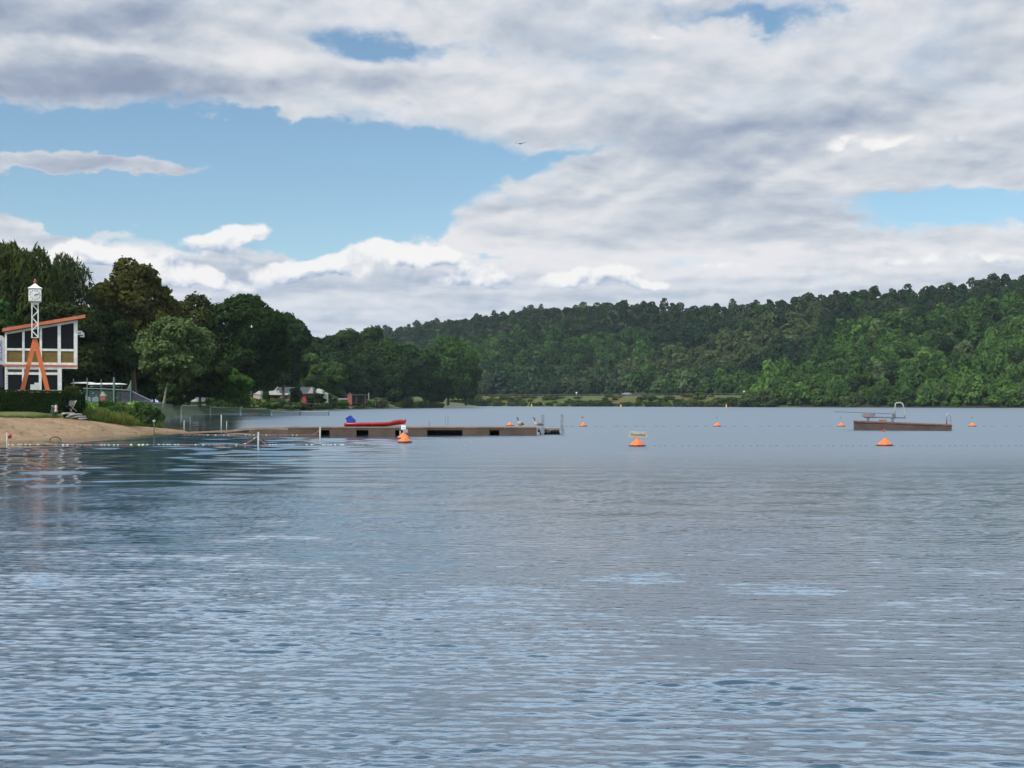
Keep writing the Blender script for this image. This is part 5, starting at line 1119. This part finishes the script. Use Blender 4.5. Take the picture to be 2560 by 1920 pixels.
# ------------------------------------------------------------------ jetty
def jetty():
    Y = 81.3; k = Y / F
    t = thing('jetty', 'long weathered wooden floating jetty running from the sand beach into the lake', 'jetty', (P(720, 0, Y).x, Y, 0))
    X = lambda px: (px - 720) * k
    Z = lambda py: EYE + (HZ - py) * k
    dep = 2.2
    secs = [(720, 826), (826, 993), (993, 1160), (1160, 1262), (1262, 1342)]
    for a, c in secs:                                                # deck boards with a lighter edge
        m = MB(); m.box(X(a) + .01, X(c) - .01, -.03, dep, Z(1070.5), Z(1066.8)); m.build('deck', M['deck'], t)
    open_ = [(800, 824), (891, 921), (988, 1012), (1068, 1156), (1224, 1248)]
    e = 720.0; prev = 720
    for a, c in open_ + [(1342, 1342)]:
        if a - prev > 2:
            MB().box(X(prev), X(a), 0, .08, -.25, Z(1070.8)).build('fascia', M['wood'], t)
        if c > a: MB().box(X(a) + .003, X(c) - .003, .012, .07, Z(1075.3), Z(1070.9)).build('fascia', M['wood'], t)
        prev = c
    for a, c in secs: MB().box(X(a) + .05, X(c) - .05, dep - .1, dep - .02, -.3, Z(1070.8)).build('rear_fascia', M['wood'], t)
    for px in (740, 850, 950, 1040, 1190, 1300): MB().box(X(px) - .5, X(px) + .5, .5, 1.8, -.35, .40).build('float_block', M['dark'], t)
    # gangway to the beach
    p0 = Vector(((450 - 1280) / F * 87.3, 87.3, .10)) - t.location; m = MB()
    pts = [((452, 1081.5), 87.0), ((560, 1076.5), 84.3), ((622, 1069.5), 82.6), ((720, 1067.2), 81.4)]
    top = [P(q[0], q[1], y) - Vector(t.location) for q, y in pts]
    for i in range(3):
        a, c = top[i], top[i + 1]; th = .10 if i == 0 else .14
        m = MB(); m.add([a, c, c + Vector((0, 1.5, 0)), a + Vector((0, 1.5, 0)), a - Vector((0, 0, th)), c - Vector((0, 0, th)), c + Vector((0, 1.5, -th)), a + Vector((0, 1.5, -th))], [(0, 1, 2, 3), (7, 6, 5, 4), (0, 4, 5, 1), (1, 5, 6, 2), (2, 6, 7, 3), (3, 7, 4, 0)])
        m.build('gangway_deck', M['deck'], t)
    a, c = top[2], top[3]; m = MB(); m.add([a - Vector((0, -.02, .16)), c - Vector((0, -.02, .16)), c + Vector((0, .08, -.16)), a + Vector((0, .08, -.16)), (a.x, a.y + .02, -.2), (c.x, c.y + .02, -.2), (c.x, c.y + .08, -.2), (a.x, a.y + .08, -.2)], [(0, 1, 2, 3), (7, 6, 5, 4), (0, 4, 5, 1), (1, 5, 6, 2), (2, 6, 7, 3), (3, 7, 4, 0)]); m.build('fascia', M['wood'], t)
    a, c = top[1], top[2]; m = MB(); m.add([(a.x, a.y + .1, .02), (c.x, c.y + .05, .02), (c.x, c.y + .12, .02), (a.x, a.y + .17, .02), (a.x, a.y + .1, .09), (c.x, c.y + .05, .12), (c.x, c.y + .12, .12), (a.x, a.y + .17, .09)], [(3, 2, 1, 0), (4, 5, 6, 7), (0, 1, 5, 4), (1, 2, 6, 5), (2, 3, 7, 6), (3, 0, 4, 7)]); m.build('lower_beam', M['deck'], t)
    # narrower end piece set back, with two steel posts
    Y2 = 83.5 - Y; k2 = 83.5 / F; X2 = lambda px: (px - 1280) * k2 - t.location.x; Z2 = lambda py: EYE + (HZ - py) * k2
    MB().box(X2(1344), X2(1408), Y2, Y2 + 1.6, Z2(1074.5), Z2(1071)).build('end_deck', M['deck'], t)
    MB().box(X2(1344), X2(1375), Y2 + .03, Y2 + .10, Z2(1081), Z2(1074.8)).build('end_fascia', M['wood'], t); MB().box(X2(1377), X2(1408), Y2 + .03, Y2 + .10, Z2(1078), Z2(1074.8)).build('end_fascia', M['wood'], t)
    MB().box(X2(1350), X2(1405), Y2 + .4, Y2 + 1.4, -.3, .22).build('float_block', M['dark'], t)
    for px, top_ in ((1356.5, 1036.5), (1404.5, 1035.5)):
        m = MB(); x = X2(px); yy = Y2 - .12
        for dx in (-.055, .055): m.tube([(x + dx, yy, -1.2), (x + dx, yy, Z2(top_))], .045, 10)
        m.box(x - .02, x + .02, yy - .02, yy + .02, -1, Z2(top_) - .05); m.build('mooring_post', M['metal'], t); MB().box(x - .15, x + .15, yy + .05, yy + .10, Z2(1083), Z2(1071)).build('bracket', M['pale_metal'], t)
    for px, top_, r in ((1068, 1054.5, .05), (1109, 1040, .022), (1116, 1041, .022)):
        MB().tube([(X(px), 1.9, Z(1067)), (X(px), 1.9, Z(top_))], r, 8).build('rod' if r < .03 else 'bollard', M['metal'], t)
    return t, X, Z
JT, JX, JZ = jetty()
def boat_on_jetty():
    Y = 82.2; k = Y / F; z0 = JZ(1066.6) + .01; xa, xb = (862 - 1280) * k, (1013 - 1280) * k; L = xb - xa
    t = thing('rowing_boat', 'red boat lying on the jetty, blue covered motor at its stern', 'boat', ((xa + xb) / 2, Y, z0), .03)
    n = 22; vs, fs = [], []; seg = 12
    for i in range(n):
        s = i / (n - 1); x = (s - .5) * L; rise = .0 if s < .62 else .17 * ((s - .62) / .38) ** 1.5
        wd = .55 * (min(1, .55 + s * 2.2) if s < .2 else 1) * (1 - max(0, (s - .72) / .28) ** 2.2 * .86); h = (.20 + .06 * s) * (1 if s < .95 else .8) + (0.06 if s > .8 else 0)
        for j in range(seg):
            a = math.pi * (1 + j / (seg - 1)); vs.append((x + (.05 * (math.sin(a) + 1) if s > .9 else 0), math.cos(a) * wd, rise + h + math.sin(a) * h * (.98)))
    for i in range(n - 1): fs += [(i * seg + j, (i + 1) * seg + j, (i + 1) * seg + j + 1, i * seg + j + 1) for j in range(seg - 1)]
    fs += [tuple(range(seg)), tuple((n - 1) * seg + j for j in range(seg - 1, -1, -1))]
    hull = MB().add(vs, fs).build('hull', M['boat_red'], t, True); so = hull.modifiers.new('thick', 'SOLIDIFY'); so.thickness = .02
    for s in (1, -1):
        pts = [Vector(vs[i * seg + (0 if s < 0 else seg - 1)]) for i in range(n)]; MB().tube(pts, .022, 6).build('gunwale', mat('dark_red_rail', c4(.20, .012, .02), .4, .2, 3) if s > 0 else bpy.data.materials['dark_red_rail'], t, True)
    for x in (-.9, -.1, .7): MB().box(x - .1, x + .1, -.50, .50, .22, .25).build('thwart', M['deck'], t)
    m = MB(); poly = [(-.30, .10), (.30, .06), (.27, .30), (.33, .33), (.20, .42), (.02, .62), (-.06, .65), (-.30, .50), (-.36, .44), (-.27, .26)]
    m.prism(poly, -.20, .22); mo = m.build('motor_cover', M['tarp'], t, False, (-L / 2 + .42, 0, .08), .05)
    MB().box(-L / 2 + .02, -L / 2 + .14, -.12, .12, -.003 + .02, .22).build('motor_shaft', M['dark'], t)
boat_on_jetty()

# ------------------------------------------------------------------ diving raft
def raft():
    Y = 95.5; k = Y / F; t = thing('diving_raft', 'wooden swimming raft with low springboard, rail hoop and ladder', 'raft', (P(2255, 0, Y).x, Y, 0), -.29)
    X = lambda px: (px - 2255) * k * .955
    Z = lambda py: EYE + (HZ - py) * k
    x0, x1 = X(2133), X(2378)
    lo = -.25
    def slab(za, zb, dza, y0, y1, name, mt, ins=0):
        m = MB(); m.prism([(x0 + ins, za), (x1 - ins, zb), (x1 - ins, zb + (dza if dza > 0 else 0)), (x0 + ins, za + dza)] if False else [(x0 + ins, lo), (x1 - ins, lo), (x1 - ins, zb), (x0 + ins, za)], y0, y1); return m.build(name, mt, t)
    zl, zr = Z(1053), Z(1061.5)
    slab(zl - .09, zr - .09, 1, 0, .10, 'side_planks', M['raft_wood']); slab(zl - .09, zr - .09, 1, 3.5, 3.6, 'side_planks', M['raft_wood'])
    for x in (x0, x1 - .08): MB().box(x, x + .08, .102, 3.498, lo, (zl if x == x0 else zr) - .1).build('end_planks', M['raft_wood'], t)
    m = MB(); m.prism([(x0 - .03, zl - .087), (x1 + .03, zr - .087), (x1 + .03, zr), (x0 - .03, zl)], -.05, 3.65); m.build('deck', mat('reddish_deck', c4(.12, .05, .036), .8, .4, 3), t)
    for k2 in range(3): MB().box(x0 + .4 + k2 * 2.4, x0 + 2.4 + k2 * 2.4, .5, 3.1, -.3, .25).build('float_block', M['dark'], t)
    yb = 1.7; dk = lambda px: zl + (zr - zl) * (X(px) - x0) / (x1 - x0)
    for px in (2169, 2232):                                          # crossed trestles
        for y in (yb - .35, yb + .35):
            m = MB(); c = X(px); d = dk(px); zt = Z(1044)
            m.prism([(c - .19, d - .05), (c - .05, d + .14), (c - .24, zt), (c + .24, zt), (c + .05, d + .14), (c + .19, d - .05)], y - .05, y + .05); m.build('trestle', M['raft_steel'], t)
    MB().box(X(2153), X(2184), yb - .45, yb + .45, Z(1043.8), Z(1035)).build('board_housing', mat('pinkish_grey_box', c4(.17, .13, .125), .7, .2, 3), t); MB().box(X(2184) + .002, X(2187), yb - .3, yb + .3, Z(1040), Z(1034.5)).build('clamp', M['raft_steel'], t)
    m = MB(); m.bar((X(2158), yb, Z(1043.6)), (X(2263), yb, Z(1045.5)), .5, .09); m.build('frame_beam', M['raft_steel'], t)
    MB().box(X(2231), X(2239), yb - .3, yb + .3, Z(1043), Z(1035.5)).build('rear_clamp', M['raft_steel'], t)
    m = MB(); m.bar((X(2082), yb, Z(1030)), (X(2236), yb, Z(1035.2)), .5, .05); m.build('springboard', M['raft_steel'], t)
    MB().box(X(2197), X(2217), 1.3, 2.1, dk(2207) + .002, Z(1050)).build('step_box', mat('brown_step', c4(.20, .12, .10), .8, .3, 4), t)
    for dy in (-.34, .34):                                           # hoop rail
        pts = [(X(2238), yb + dy, Z(1044)), (X(2238.5), yb + dy, Z(1018)), (X(2239), yb + dy, Z(1010)), (X(2242), yb + dy, Z(1007.2)), (X(2252), yb + dy, Z(1007)), (X(2257), yb + dy, Z(1009)), (X(2260), yb + dy, Z(1018)), (X(2263), yb + dy, Z(1035)), (X(2263), yb + dy, Z(1046))]
        MB().tube(pts, .045, 8).build('hoop_rail', M['pale_metal'], t, True)
    for px in (2368, 2376):                                          # ladder hoops at the right end
        pass
    for y in (.5, .72):
        pts = [(X(2366.5), y, Z(1062)), (X(2366.5), y, Z(1040)), (X(2367.5), y, Z(1036)), (X(2371), y, Z(1034.3)), (X(2375), y, Z(1036)), (X(2376), y, Z(1040)), (X(2376.5), y, Z(1062)), (X(2377), y, -.5)]
        MB().tube(pts, .042, 8).build('ladder_rail', M['metal'], t, True)
    for zz in (.05, -.2): MB().tube([(X(2377), .5, zz), (X(2377), .72, zz)], .025, 8).build('rung', M['raft_steel'], t)
raft()

# ------------------------------------------------------------------ buoys
def buoy(label, px, py, s=.83, group='orange cone buoys of the swimming area', flag=None, board=None):
    Y = wy(py); t = thing('buoy', label, 'buoy', ((px - 1280) / F * Y, Y, 0), 0, group); r = s / 2
    MB().lathe([(.02, -.30), (r * .6, -.16), (r * .96, -.02), (r, .015), (r, .05), (r * .93, .062)], 28).build('rim', M['rim'], t, True)
    MB().lathe([(r * .92, .063), (r * .93, .08), (r * .50, s * .275), (r * .06, s * .485), (.008, s * .50)], 28).build('cone', M['buoy'], t, False)
    top = s * .49
    if flag:
        h, fs, col = flag; pm = MB().tube([(0, 0, top - .02), (0.0, 0, h)], .008, 6); pm.build('pole', M['metal'], t)
        f = MB(); f.add([(-.005, 0, h), (-fs * .95, .04, h - fs * .40), (-.005, .0, h - fs * .8), (-.005, .014, h), (-fs * .95, .054, h - fs * .40), (-.005, .014, h - fs * .8)], [(0, 1, 2), (5, 4, 3), (0, 3, 4, 1), (1, 4, 5, 2), (2, 5, 3, 0)]); f.build('flag', M[col], t)
    return t, Y, top
def buoys():
    b1, Y, top = buoy('near orange buoy carrying a rectangular lettered board, alone in mid water', 1593, 1115.5); k = Y / F
    sb = MB(); wd, ht = 47 * k, 15.5 * k; sb.box(-wd / 2, wd / 2, -.012, .012, -ht / 2, ht / 2); so = sb.build('sign_board', M['sign'], b1, False, (.02 + 1.8 * k, .10, P(0, 1087, Y).z)); so.rotation_euler = (0, R(2.4), 0)
    MB().box(-wd / 2 - .012, wd / 2 + .012, .013, .03, -ht / 2 - .012, ht / 2 + .012).build('board_back', M['pale_metal'], so)
    tx = text_part('Strandbad', ht * .62, M['ink'], so); tx.rotation_euler = (R(90), 0, 0); tx.location = (0, -.016, 0); tx.scale = (37 * k / tx.dimensions.x if tx.dimensions.x else 1, 1, 1)
    MB().tube([(0, .07, top - .15), (0.02, .12, P(0, 1083, Y).z)], .012, 6).build('pole', M['metal'], b1)
    buoy('near orange buoy with a red pennant, in front of the diving raft', 2212, 1114.5, flag=(P(0, 1073, 62).z, .20, 'red'))
    f1, Y, top = buoy('front one of the two overlapping orange buoys before the jetty', 1012.5, 1106, .80); k = Y / F
    s = MB().box(-6 * k, 6 * k, -.01, .01, -4.5 * k, 4.5 * k).build('sign_board', M['sign'], f1, False, (.01, .05, P(0, 1077.5, Y).z)); s.rotation_euler = (0, R(-6), R(20))
    MB().tube([(0, .04, top - .1), (0, .06, P(0, 1079, Y).z)], .012, 6).build('pole', M['metal'], f1)
    f2, Y, top = buoy('rear one of the two overlapping orange buoys before the jetty, white sign on top', 1008.5, 1096.5, .80); k = Y / F
    s = MB().box(-6 * k, 5.5 * k, -.01, .01, -5.5 * k, 5.5 * k).build('sign_board', M['white'], f2, False, (.0, .05, P(0, 1069, Y).z)); s.rotation_euler = (0, R(2), R(-10)); MB().box(-3.6 * k, 3.4 * k, -.016, -.0105, -.8 * k, .9 * k).build('dark_line', M['metal'], s)
    MB().tube([(0, .04, top - .1), (0, .05, P(0, 1072, Y).z)], .012, 6).build('pole', M['metal'], f2)
    g = 'orange cone buoys of the swimming area'
    buoy('far orange buoy showing just above the jetty, left of the two geese', 1275, 1064.5, .74)
    buoy('far orange buoy with a small red pennant, right of the jetty end', 1458, 1066, .76, flag=(P(0, 1040.5, 111).z, .26, 'red'))
    for px, lb in ((1793, 'far orange buoy halfway between the lettered board and the raft'), (2103, 'far orange buoy just left of the diving raft'), (2431, 'far orange buoy right of the diving raft')): buoy(lb, px, 1066, .74, flag=(P(0, 1043, 111).z, .11, 'dark'))
    for k, px in enumerate((1329, 1552, 1816)):
        Y = float(np.interp(px, FS_PX, FS_Y)) - 14; t = thing('marker_buoy', ['left', 'middle', 'right'][k] + ' of the three small yellow markers along the foot of the road bank', 'buoy', ((px - 1280) / F * Y, Y, 0), 0, 'yellow markers along the far shore')
        MB().lathe([(.4, -.3), (.42, .1), (.30, .25), (.27, .95), (.15, 1.1)], 12).build('float_body', M['yellow'], t, True)
        if k == 2: MB().lathe([(.29, .8), (.30, .82), (.26, 1.2), (.1, 1.3)], 12).build('top_cap', M['orange'], t)
buoys()

# ------------------------------------------------------------------ float lines and stakes
def bead_mesh(r, L, m):
    o = MB().lathe([(r * .35, -L / 2), (r * .9, -L * .32), (r, 0), (r * .9, L * .32), (r * .35, L / 2)], 9).build('float_bead', m, None, True); me = o.data; bpy.data.objects.remove(o); return me
def float_line(label, pts, items, rope=.012, group=None):
    t = thing('float_line', label, 'float line', pts[0], 0, group); o = Vector(pts[0])
    MB().tube([Vector(p) - o for p in pts], rope, 6).build('rope', M['rope'], t, True)
    P_ = [Vector(p) - o for p in pts]; ds = [0]
    for a, b in zip(P_, P_[1:]): ds.append(ds[-1] + (b - a).length)
    for f, me in items:
        s = f * ds[-1]; i = max(j for j in range(len(ds) - 1) if ds[j] <= s + 1e-9); q = (s - ds[i]) / (ds[i + 1] - ds[i]); d = (P_[i + 1] - P_[i]).normalized()
        b = bpy.data.objects.new('float_bead', me); COL.objects.link(b); b.parent = t; b.location = P_[i].lerp(P_[i + 1], q); b.rotation_mode = 'QUATERNION'; b.rotation_quaternion = d.to_track_quat('Z', 'Y')
def stake(label, px, top, bot, r=.05, mt='pale_metal', Y=None, tip=None, group='stakes standing in the shallow water'):
    Y = Y or wy(bot); b = P(px, bot, Y); t = thing('stake', label, 'stake', b, 0, group)
    MB().tube([(0, 0, -.8), (.01, 0, P(0, top, Y).z - b.z)], r * .62, 8).build('shaft', M[mt], t, True)
    if tip: MB().lathe([(r * 1.05, -.10), (r * 1.5, -.05), (r * 1.5, .02), (r * .6, .05)], 9).build('cap', M[tip], t, True).location = (.01, 0, P(0, top, Y).z - b.z)
    return t
def lines():
    rng = np.random.RandomState(12)
    W_, R_, D_, Yl = bead_mesh(.034, .11, M['bead_white']), bead_mesh(.030, .14, M['bead_red']), bead_mesh(.030, .15, M['bead_dark']), bead_mesh(.036, .12, mat('cream_float', c4(.70, .62, .36), .5, .15, 8))
    yl = wy(1113.3); n = 60
    xs = np.linspace(18, 604, n); pts = [((x - 1280) / F * (yl + .25 * math.sin(x * .02)), yl + .25 * math.sin(x * .02), .03) for x in xs]
    pat = [W_, W_, W_, R_, R_, W_, R_, R_, W_, W_, R_, Yl]
    it = [((k + .5 + rng.uniform(-.25, .25)) / 60, pat[(k // 3 + rng.randint(2)) % 12] if rng.rand() > .18 else D_) for k in range(60)]
    float_line('red and white float line from the beach stake across the shallows', pts, it)
    yp = wy(1113); z1 = P(0, 1092, yp).z
    pts = [P(604, 1113, yp), P(618, 1108, yp), P(632, 1099, yp), P(643, 1091, yp)]
    float_line('slack end of the red and white float line rising to the middle stake', [(p.x, p.y, max(.03, p.z)) for p in pts], [(f, me) for f, me in ((.08, R_), (.20, W_), (.32, R_), (.45, R_), (.58, R_), (.80, W_))])
    pts = [P(648, 1098, yp), P(656, 1104, yp), P(665, 1113, yp)] + [P(x, 1113.2, yp) for x in np.linspace(672, 940, 22)]
    it = [(.02, R_), (.05, R_), (.075, R_), (.105, W_), (.13, W_), (.155, W_)] + [(.33 + k * .022 + rng.uniform(-.006, .006), D_ if rng.rand() > .25 else W_) for k in range(28)]
    float_line('float line from the middle stake towards the double buoys, mostly small dark floats', [(p.x, p.y, max(.02, p.z)) for p in pts], it)
    y2 = wy(1088.2); pts = [((x - 1280) / F * (y2 - .4), y2 - .4, .03) for x in np.linspace(455, 800, 30)]
    float_line('second float line with scattered white floats close before the gangway', pts, [((k + .5) / 34 + rng.uniform(-.01, .01), [W_, R_, R_, D_, W_][rng.randint(5)]) for k in range(34)])
    pts = [P(780, 1088, 79.5), P(795, 1079, 79.5), P(801, 1071, 79.5)]; float_line('reddish line hanging from the stake at the jetty', [(p.x, p.y, max(.02, p.z)) for p in pts], [(.2, R_), (.4, R_), (.6, R_), (.8, R_)])
    DL = bead_mesh(.03, .22, M['bead_dark']); DS = bead_mesh(.04, .12, M['bead_dark'])
    yb = wy(1115)
    for a, c, lb in ((1606, 2198, 'line of tiny dark floats between the lettered buoy and the red pennant buoy'), (2226, 2600, 'line of tiny dark floats running right from the red pennant buoy')):
        pts = [((x - 1280) / F * yb, yb + .1 * math.sin(x * .05), -.012) for x in np.linspace(a, c, 40)]; q = int((c - a) / 17); float_line(lb, pts, [((k + .5 + rng.uniform(-.3, .3)) / q, DS if rng.rand() < .55 else DL) for k in range(q)], .006)
    yf = wy(1066.3)
    for a, c, lb in ((1285, 1448, 'far dark float line behind the geese and jetty posts'), (1470, 1783, 'far dark float line left of the middle far buoy'), (1803, 2093, 'far dark float line between middle far buoy and raft'), (2445, 2620, 'far dark float line right of the raft')):
        pts = [((x - 1280) / F * yf, yf, -.012) for x in np.linspace(a, c, 20)]; q = max(6, int((c - a) / 26)); float_line(lb, pts, [((k + .5 + rng.uniform(-.3, .3)) / q, LF) for k in range(q)], .008)
LF = bead_mesh(.04, .42, M['bead_dark'])
lines()
stake('pale stake on the sand at the far left end of the float line', 17, 1081, 1112, .05, 'pale_metal', 63.8)
ob = MB().lathe([(.01, -.13), (.09, -.10), (.13, 0), (.09, .10), (.01, .13)], 12).build('float_ball', M['red'], None, True); ob.location = P(23.5, 1090, 64.5); tag(ob, 'dark red ball hanging beside the leftmost stake', 'ball')
stake('pale stake with bright cap standing where the sand meets the water', 385, 1052, 1100, .055, 'bark', 73.5, 'pale_metal')
stake('short pale stake behind the gangway start', 460, 1051, 1073, .05)
stake('tall pale stake behind the gangway, between two shorter ones', 553, 1037, 1071, .075)
stake('short stake just right of the tall one behind the gangway', 566.5, 1052, 1071, .045)
stake('thin faint stake between short and tall one behind the gangway', 475, 1042, 1068, .04, 'fence_metal')
stake('white stake with float lines tied to it, before the gangway', 645.5, 1080, 1113, .07, 'pale_metal')
stake('grey stake close before the jetty with a reddish line', 800, 1068, 1095, .07)

# ------------------------------------------------------------------ birds
def goose(label, px, py, Y, rz, pale):
    b = P(px, py, Y); t = MB()
    # one skin from tail over body and neck to bill, facing -x
    pts = [(.36, 0, .20), (.28, 0, .22), (.16, 0, .26), (.02, 0, .29), (-.12, 0, .31), (-.20, 0, .36), (-.235, 0, .46), (-.245, 0, .56), (-.255, 0, .63), (-.29, 0, .67), (-.33, 0, .665), (-.37, 0, .65), (-.41, 0, .64)]
    rad = [(.03, .012), (.07, .045), (.115, .10), (.135, .135), (.115, .13), (.075, .085), (.038, .04), (.030, .032), (.032, .034), (.042, .040), (.036, .032), (.018, .014), (.008, .005)]
    seg = 10; t.tube(pts, rad, seg)
    mi = []
    for i in range(len(pts) - 1):
        for j in range(seg):
            a = math.sin(2 * math.pi * (j + .5) / seg); mi.append(2 if 6 <= i < 11 else 3 if i >= 11 else (1 if (i in (3, 4, 5) and (a < .2 or pale)) else 2 if i < 2 else 0))
    mi += [0, 3]; t.mi = mi
    for y in (-.06, .06): t.tube([(.02, y, .20), (.03, y, .08), (.0, y, .0)], [.022, .012, .010], 6, 3); t.box(-.08, .02, y - .03, y + .03, 0, .012, 3)
    o = t.build('goose', [M['feather'], M['feather_pale'], M['feather_dark'], M['bill']], None, True); o.location = b; o.rotation_euler = (0, 0, rz)
    tag(o, label, 'goose', 'geese on the jetty')
    for s in (-1, 1):
        w_ = MB(); w_.tube([(-.12, s * .115, .33), (.05, s * .135, .31), (.22, s * .09, .25), (.36, s * .035, .22)], [(.02, .06), (.025, .085), (.02, .05), (.006, .012)], 8); w_.build('wing', M['feather'], o, True)
goose('pale breasted goose on the jetty, turned towards the viewer', 1301, 1069.5, 81.9, R(48), True)
goose('darker goose in side view on the jetty, next to the steel post', 1346, 1070.2, 81.9, R(6), False)
def flyer():
    t = MB(); t.tube([(.30, 0, .02), (.20, 0, .01), (.05, 0, 0), (-.12, 0, .0), (-.22, 0, .02), (-.30, 0, .01)], [(.05, .012), (.05, .03), (.075, .07), (.07, .065), (.04, .04), (.01, .01)], 8)
    for s, dz, ln in ((-1, .16, .78), (1, .05, .72)):
        n = 6; vs = []; fs = []
        for i in range(n):
            q = i / (n - 1); ch = .22 * (1 - .75 * q ** 2); y = s * (.05 + ln * q); z = .02 + dz * q + .05 * math.sin(q * 3); vs += [(-ch * .45 + .10 * q, y, z), (ch * .55 + .10 * q, y, z), (ch * .5 + .10 * q, y, z - .018), (-ch * .4 + .10 * q, y, z - .018)]
        for i in range(n - 1): fs += [(i * 4 + j, i * 4 + (j + 1) % 4, i * 4 + 4 + (j + 1) % 4, i * 4 + 4 + j) for j in range(4)]
        fs += [(3, 2, 1, 0), tuple((n - 1) * 4 + j for j in range(4))]; t.add(vs, fs)
    o = t.build('bird', M['feather_dark'], None, True); o.location = P(1300, 359.5, 150); o.rotation_euler = (R(8), 0, R(62)); tag(o, 'dark bird gliding high in the sky before the clouds', 'bird')
flyer()

# ------------------------------------------------------------------ road
def road_things():
    Y = float(np.interp(1566, FS_PX, FS_Y)) + 20.5; b = Vector(((1566 - 1280) / F * Y, Y, 5.42)); t = thing('car', 'silver car driving on the road behind the grassy bank', 'car', b)
    prof = [(-2.1, .35), (-2.15, .75), (-1.95, .92), (-1.0, 1.02), (-.55, 1.45), (.75, 1.48), (1.45, 1.05), (2.0, .95), (2.15, .7), (2.12, .35)]
    MB().prism(prof, -.85, .85).build('body', M['silver'], t, bevel=.08)
    for s in (-1, 1): MB().prism([(-.88, 1.05), (-.52, 1.38), (.70, 1.40), (1.25, 1.08)], s * .856 - .004, s * .856 + .004).build('window', M['glass'], t)
    for x in (-1.35, 1.35):
        for y in (-.80, .62): MB().lathe([(.10, -.0), (.32, .0), (.33, .06), (.32, .18), (.10, .18)], 16).build('wheel', M['dark'], t).matrix_basis = Matrix.Translation((x, y + .05, .33)) @ Matrix.Rotation(R(90), 4, 'X')
    gr = thing('guard_rail', 'thin grey guard rail along the road on the bank', 'guard rail', (0, 0, 5.3)); 
    pts = []
    for px in np.linspace(1000, 1880, 60):
        Y = float(np.interp(px, FS_PX, FS_Y)) + 15.6; pts.append(((px - 1280) / F * Y, Y, .72))
    MB().tube(pts, [(.03, .07)] * 60, 6).build('rail', M['raft_steel'], gr)
    for p in pts[::2]: MB().box(p[0] - .06, p[0] + .06, p[1] + .06, p[1] + .16, -.2, .74).build('post', M['metal'], gr)
    for px, lb in ((1441, 'small white roadside post near the middle of the road bank'), (1860, 'small white roadside post at the right end of the road')):
        Y = float(np.interp(px, FS_PX, FS_Y)) + 15; t = thing('road_post', lb, 'post', ((px - 1280) / F * Y, Y, 5.2)); MB().box(-.10, .10, -.06, .06, 0, 1.9).build('shaft', M['metal'], t); MB().box(-.38, .38, -.09, -.062, 1.3, 2.0).build('plate', M['white'], t)
road_things()

# ------------------------------------------------------------------ air between here and the hills
def haze():
    m = bpy.data.materials.new('haze'); m.use_nodes = True; nt = m.node_tree; nt.nodes.clear()
    out = nt.nodes.new('ShaderNodeOutputMaterial'); v = nt.nodes.new('ShaderNodeVolumePrincipled')
    v.inputs['Color'].default_value = (.78, .88, 1.0, 1); v.inputs['Density'].default_value = HAZE; v.inputs['Anisotropy'].default_value = .2
    nt.links.new(v.outputs[0], out.inputs['Volume'])
    o = MB().box(-9100, 9100, -9100, 9100, -5, 190).build('haze', m); tag(o, kind='stuff')
HAZE = .00006
haze()
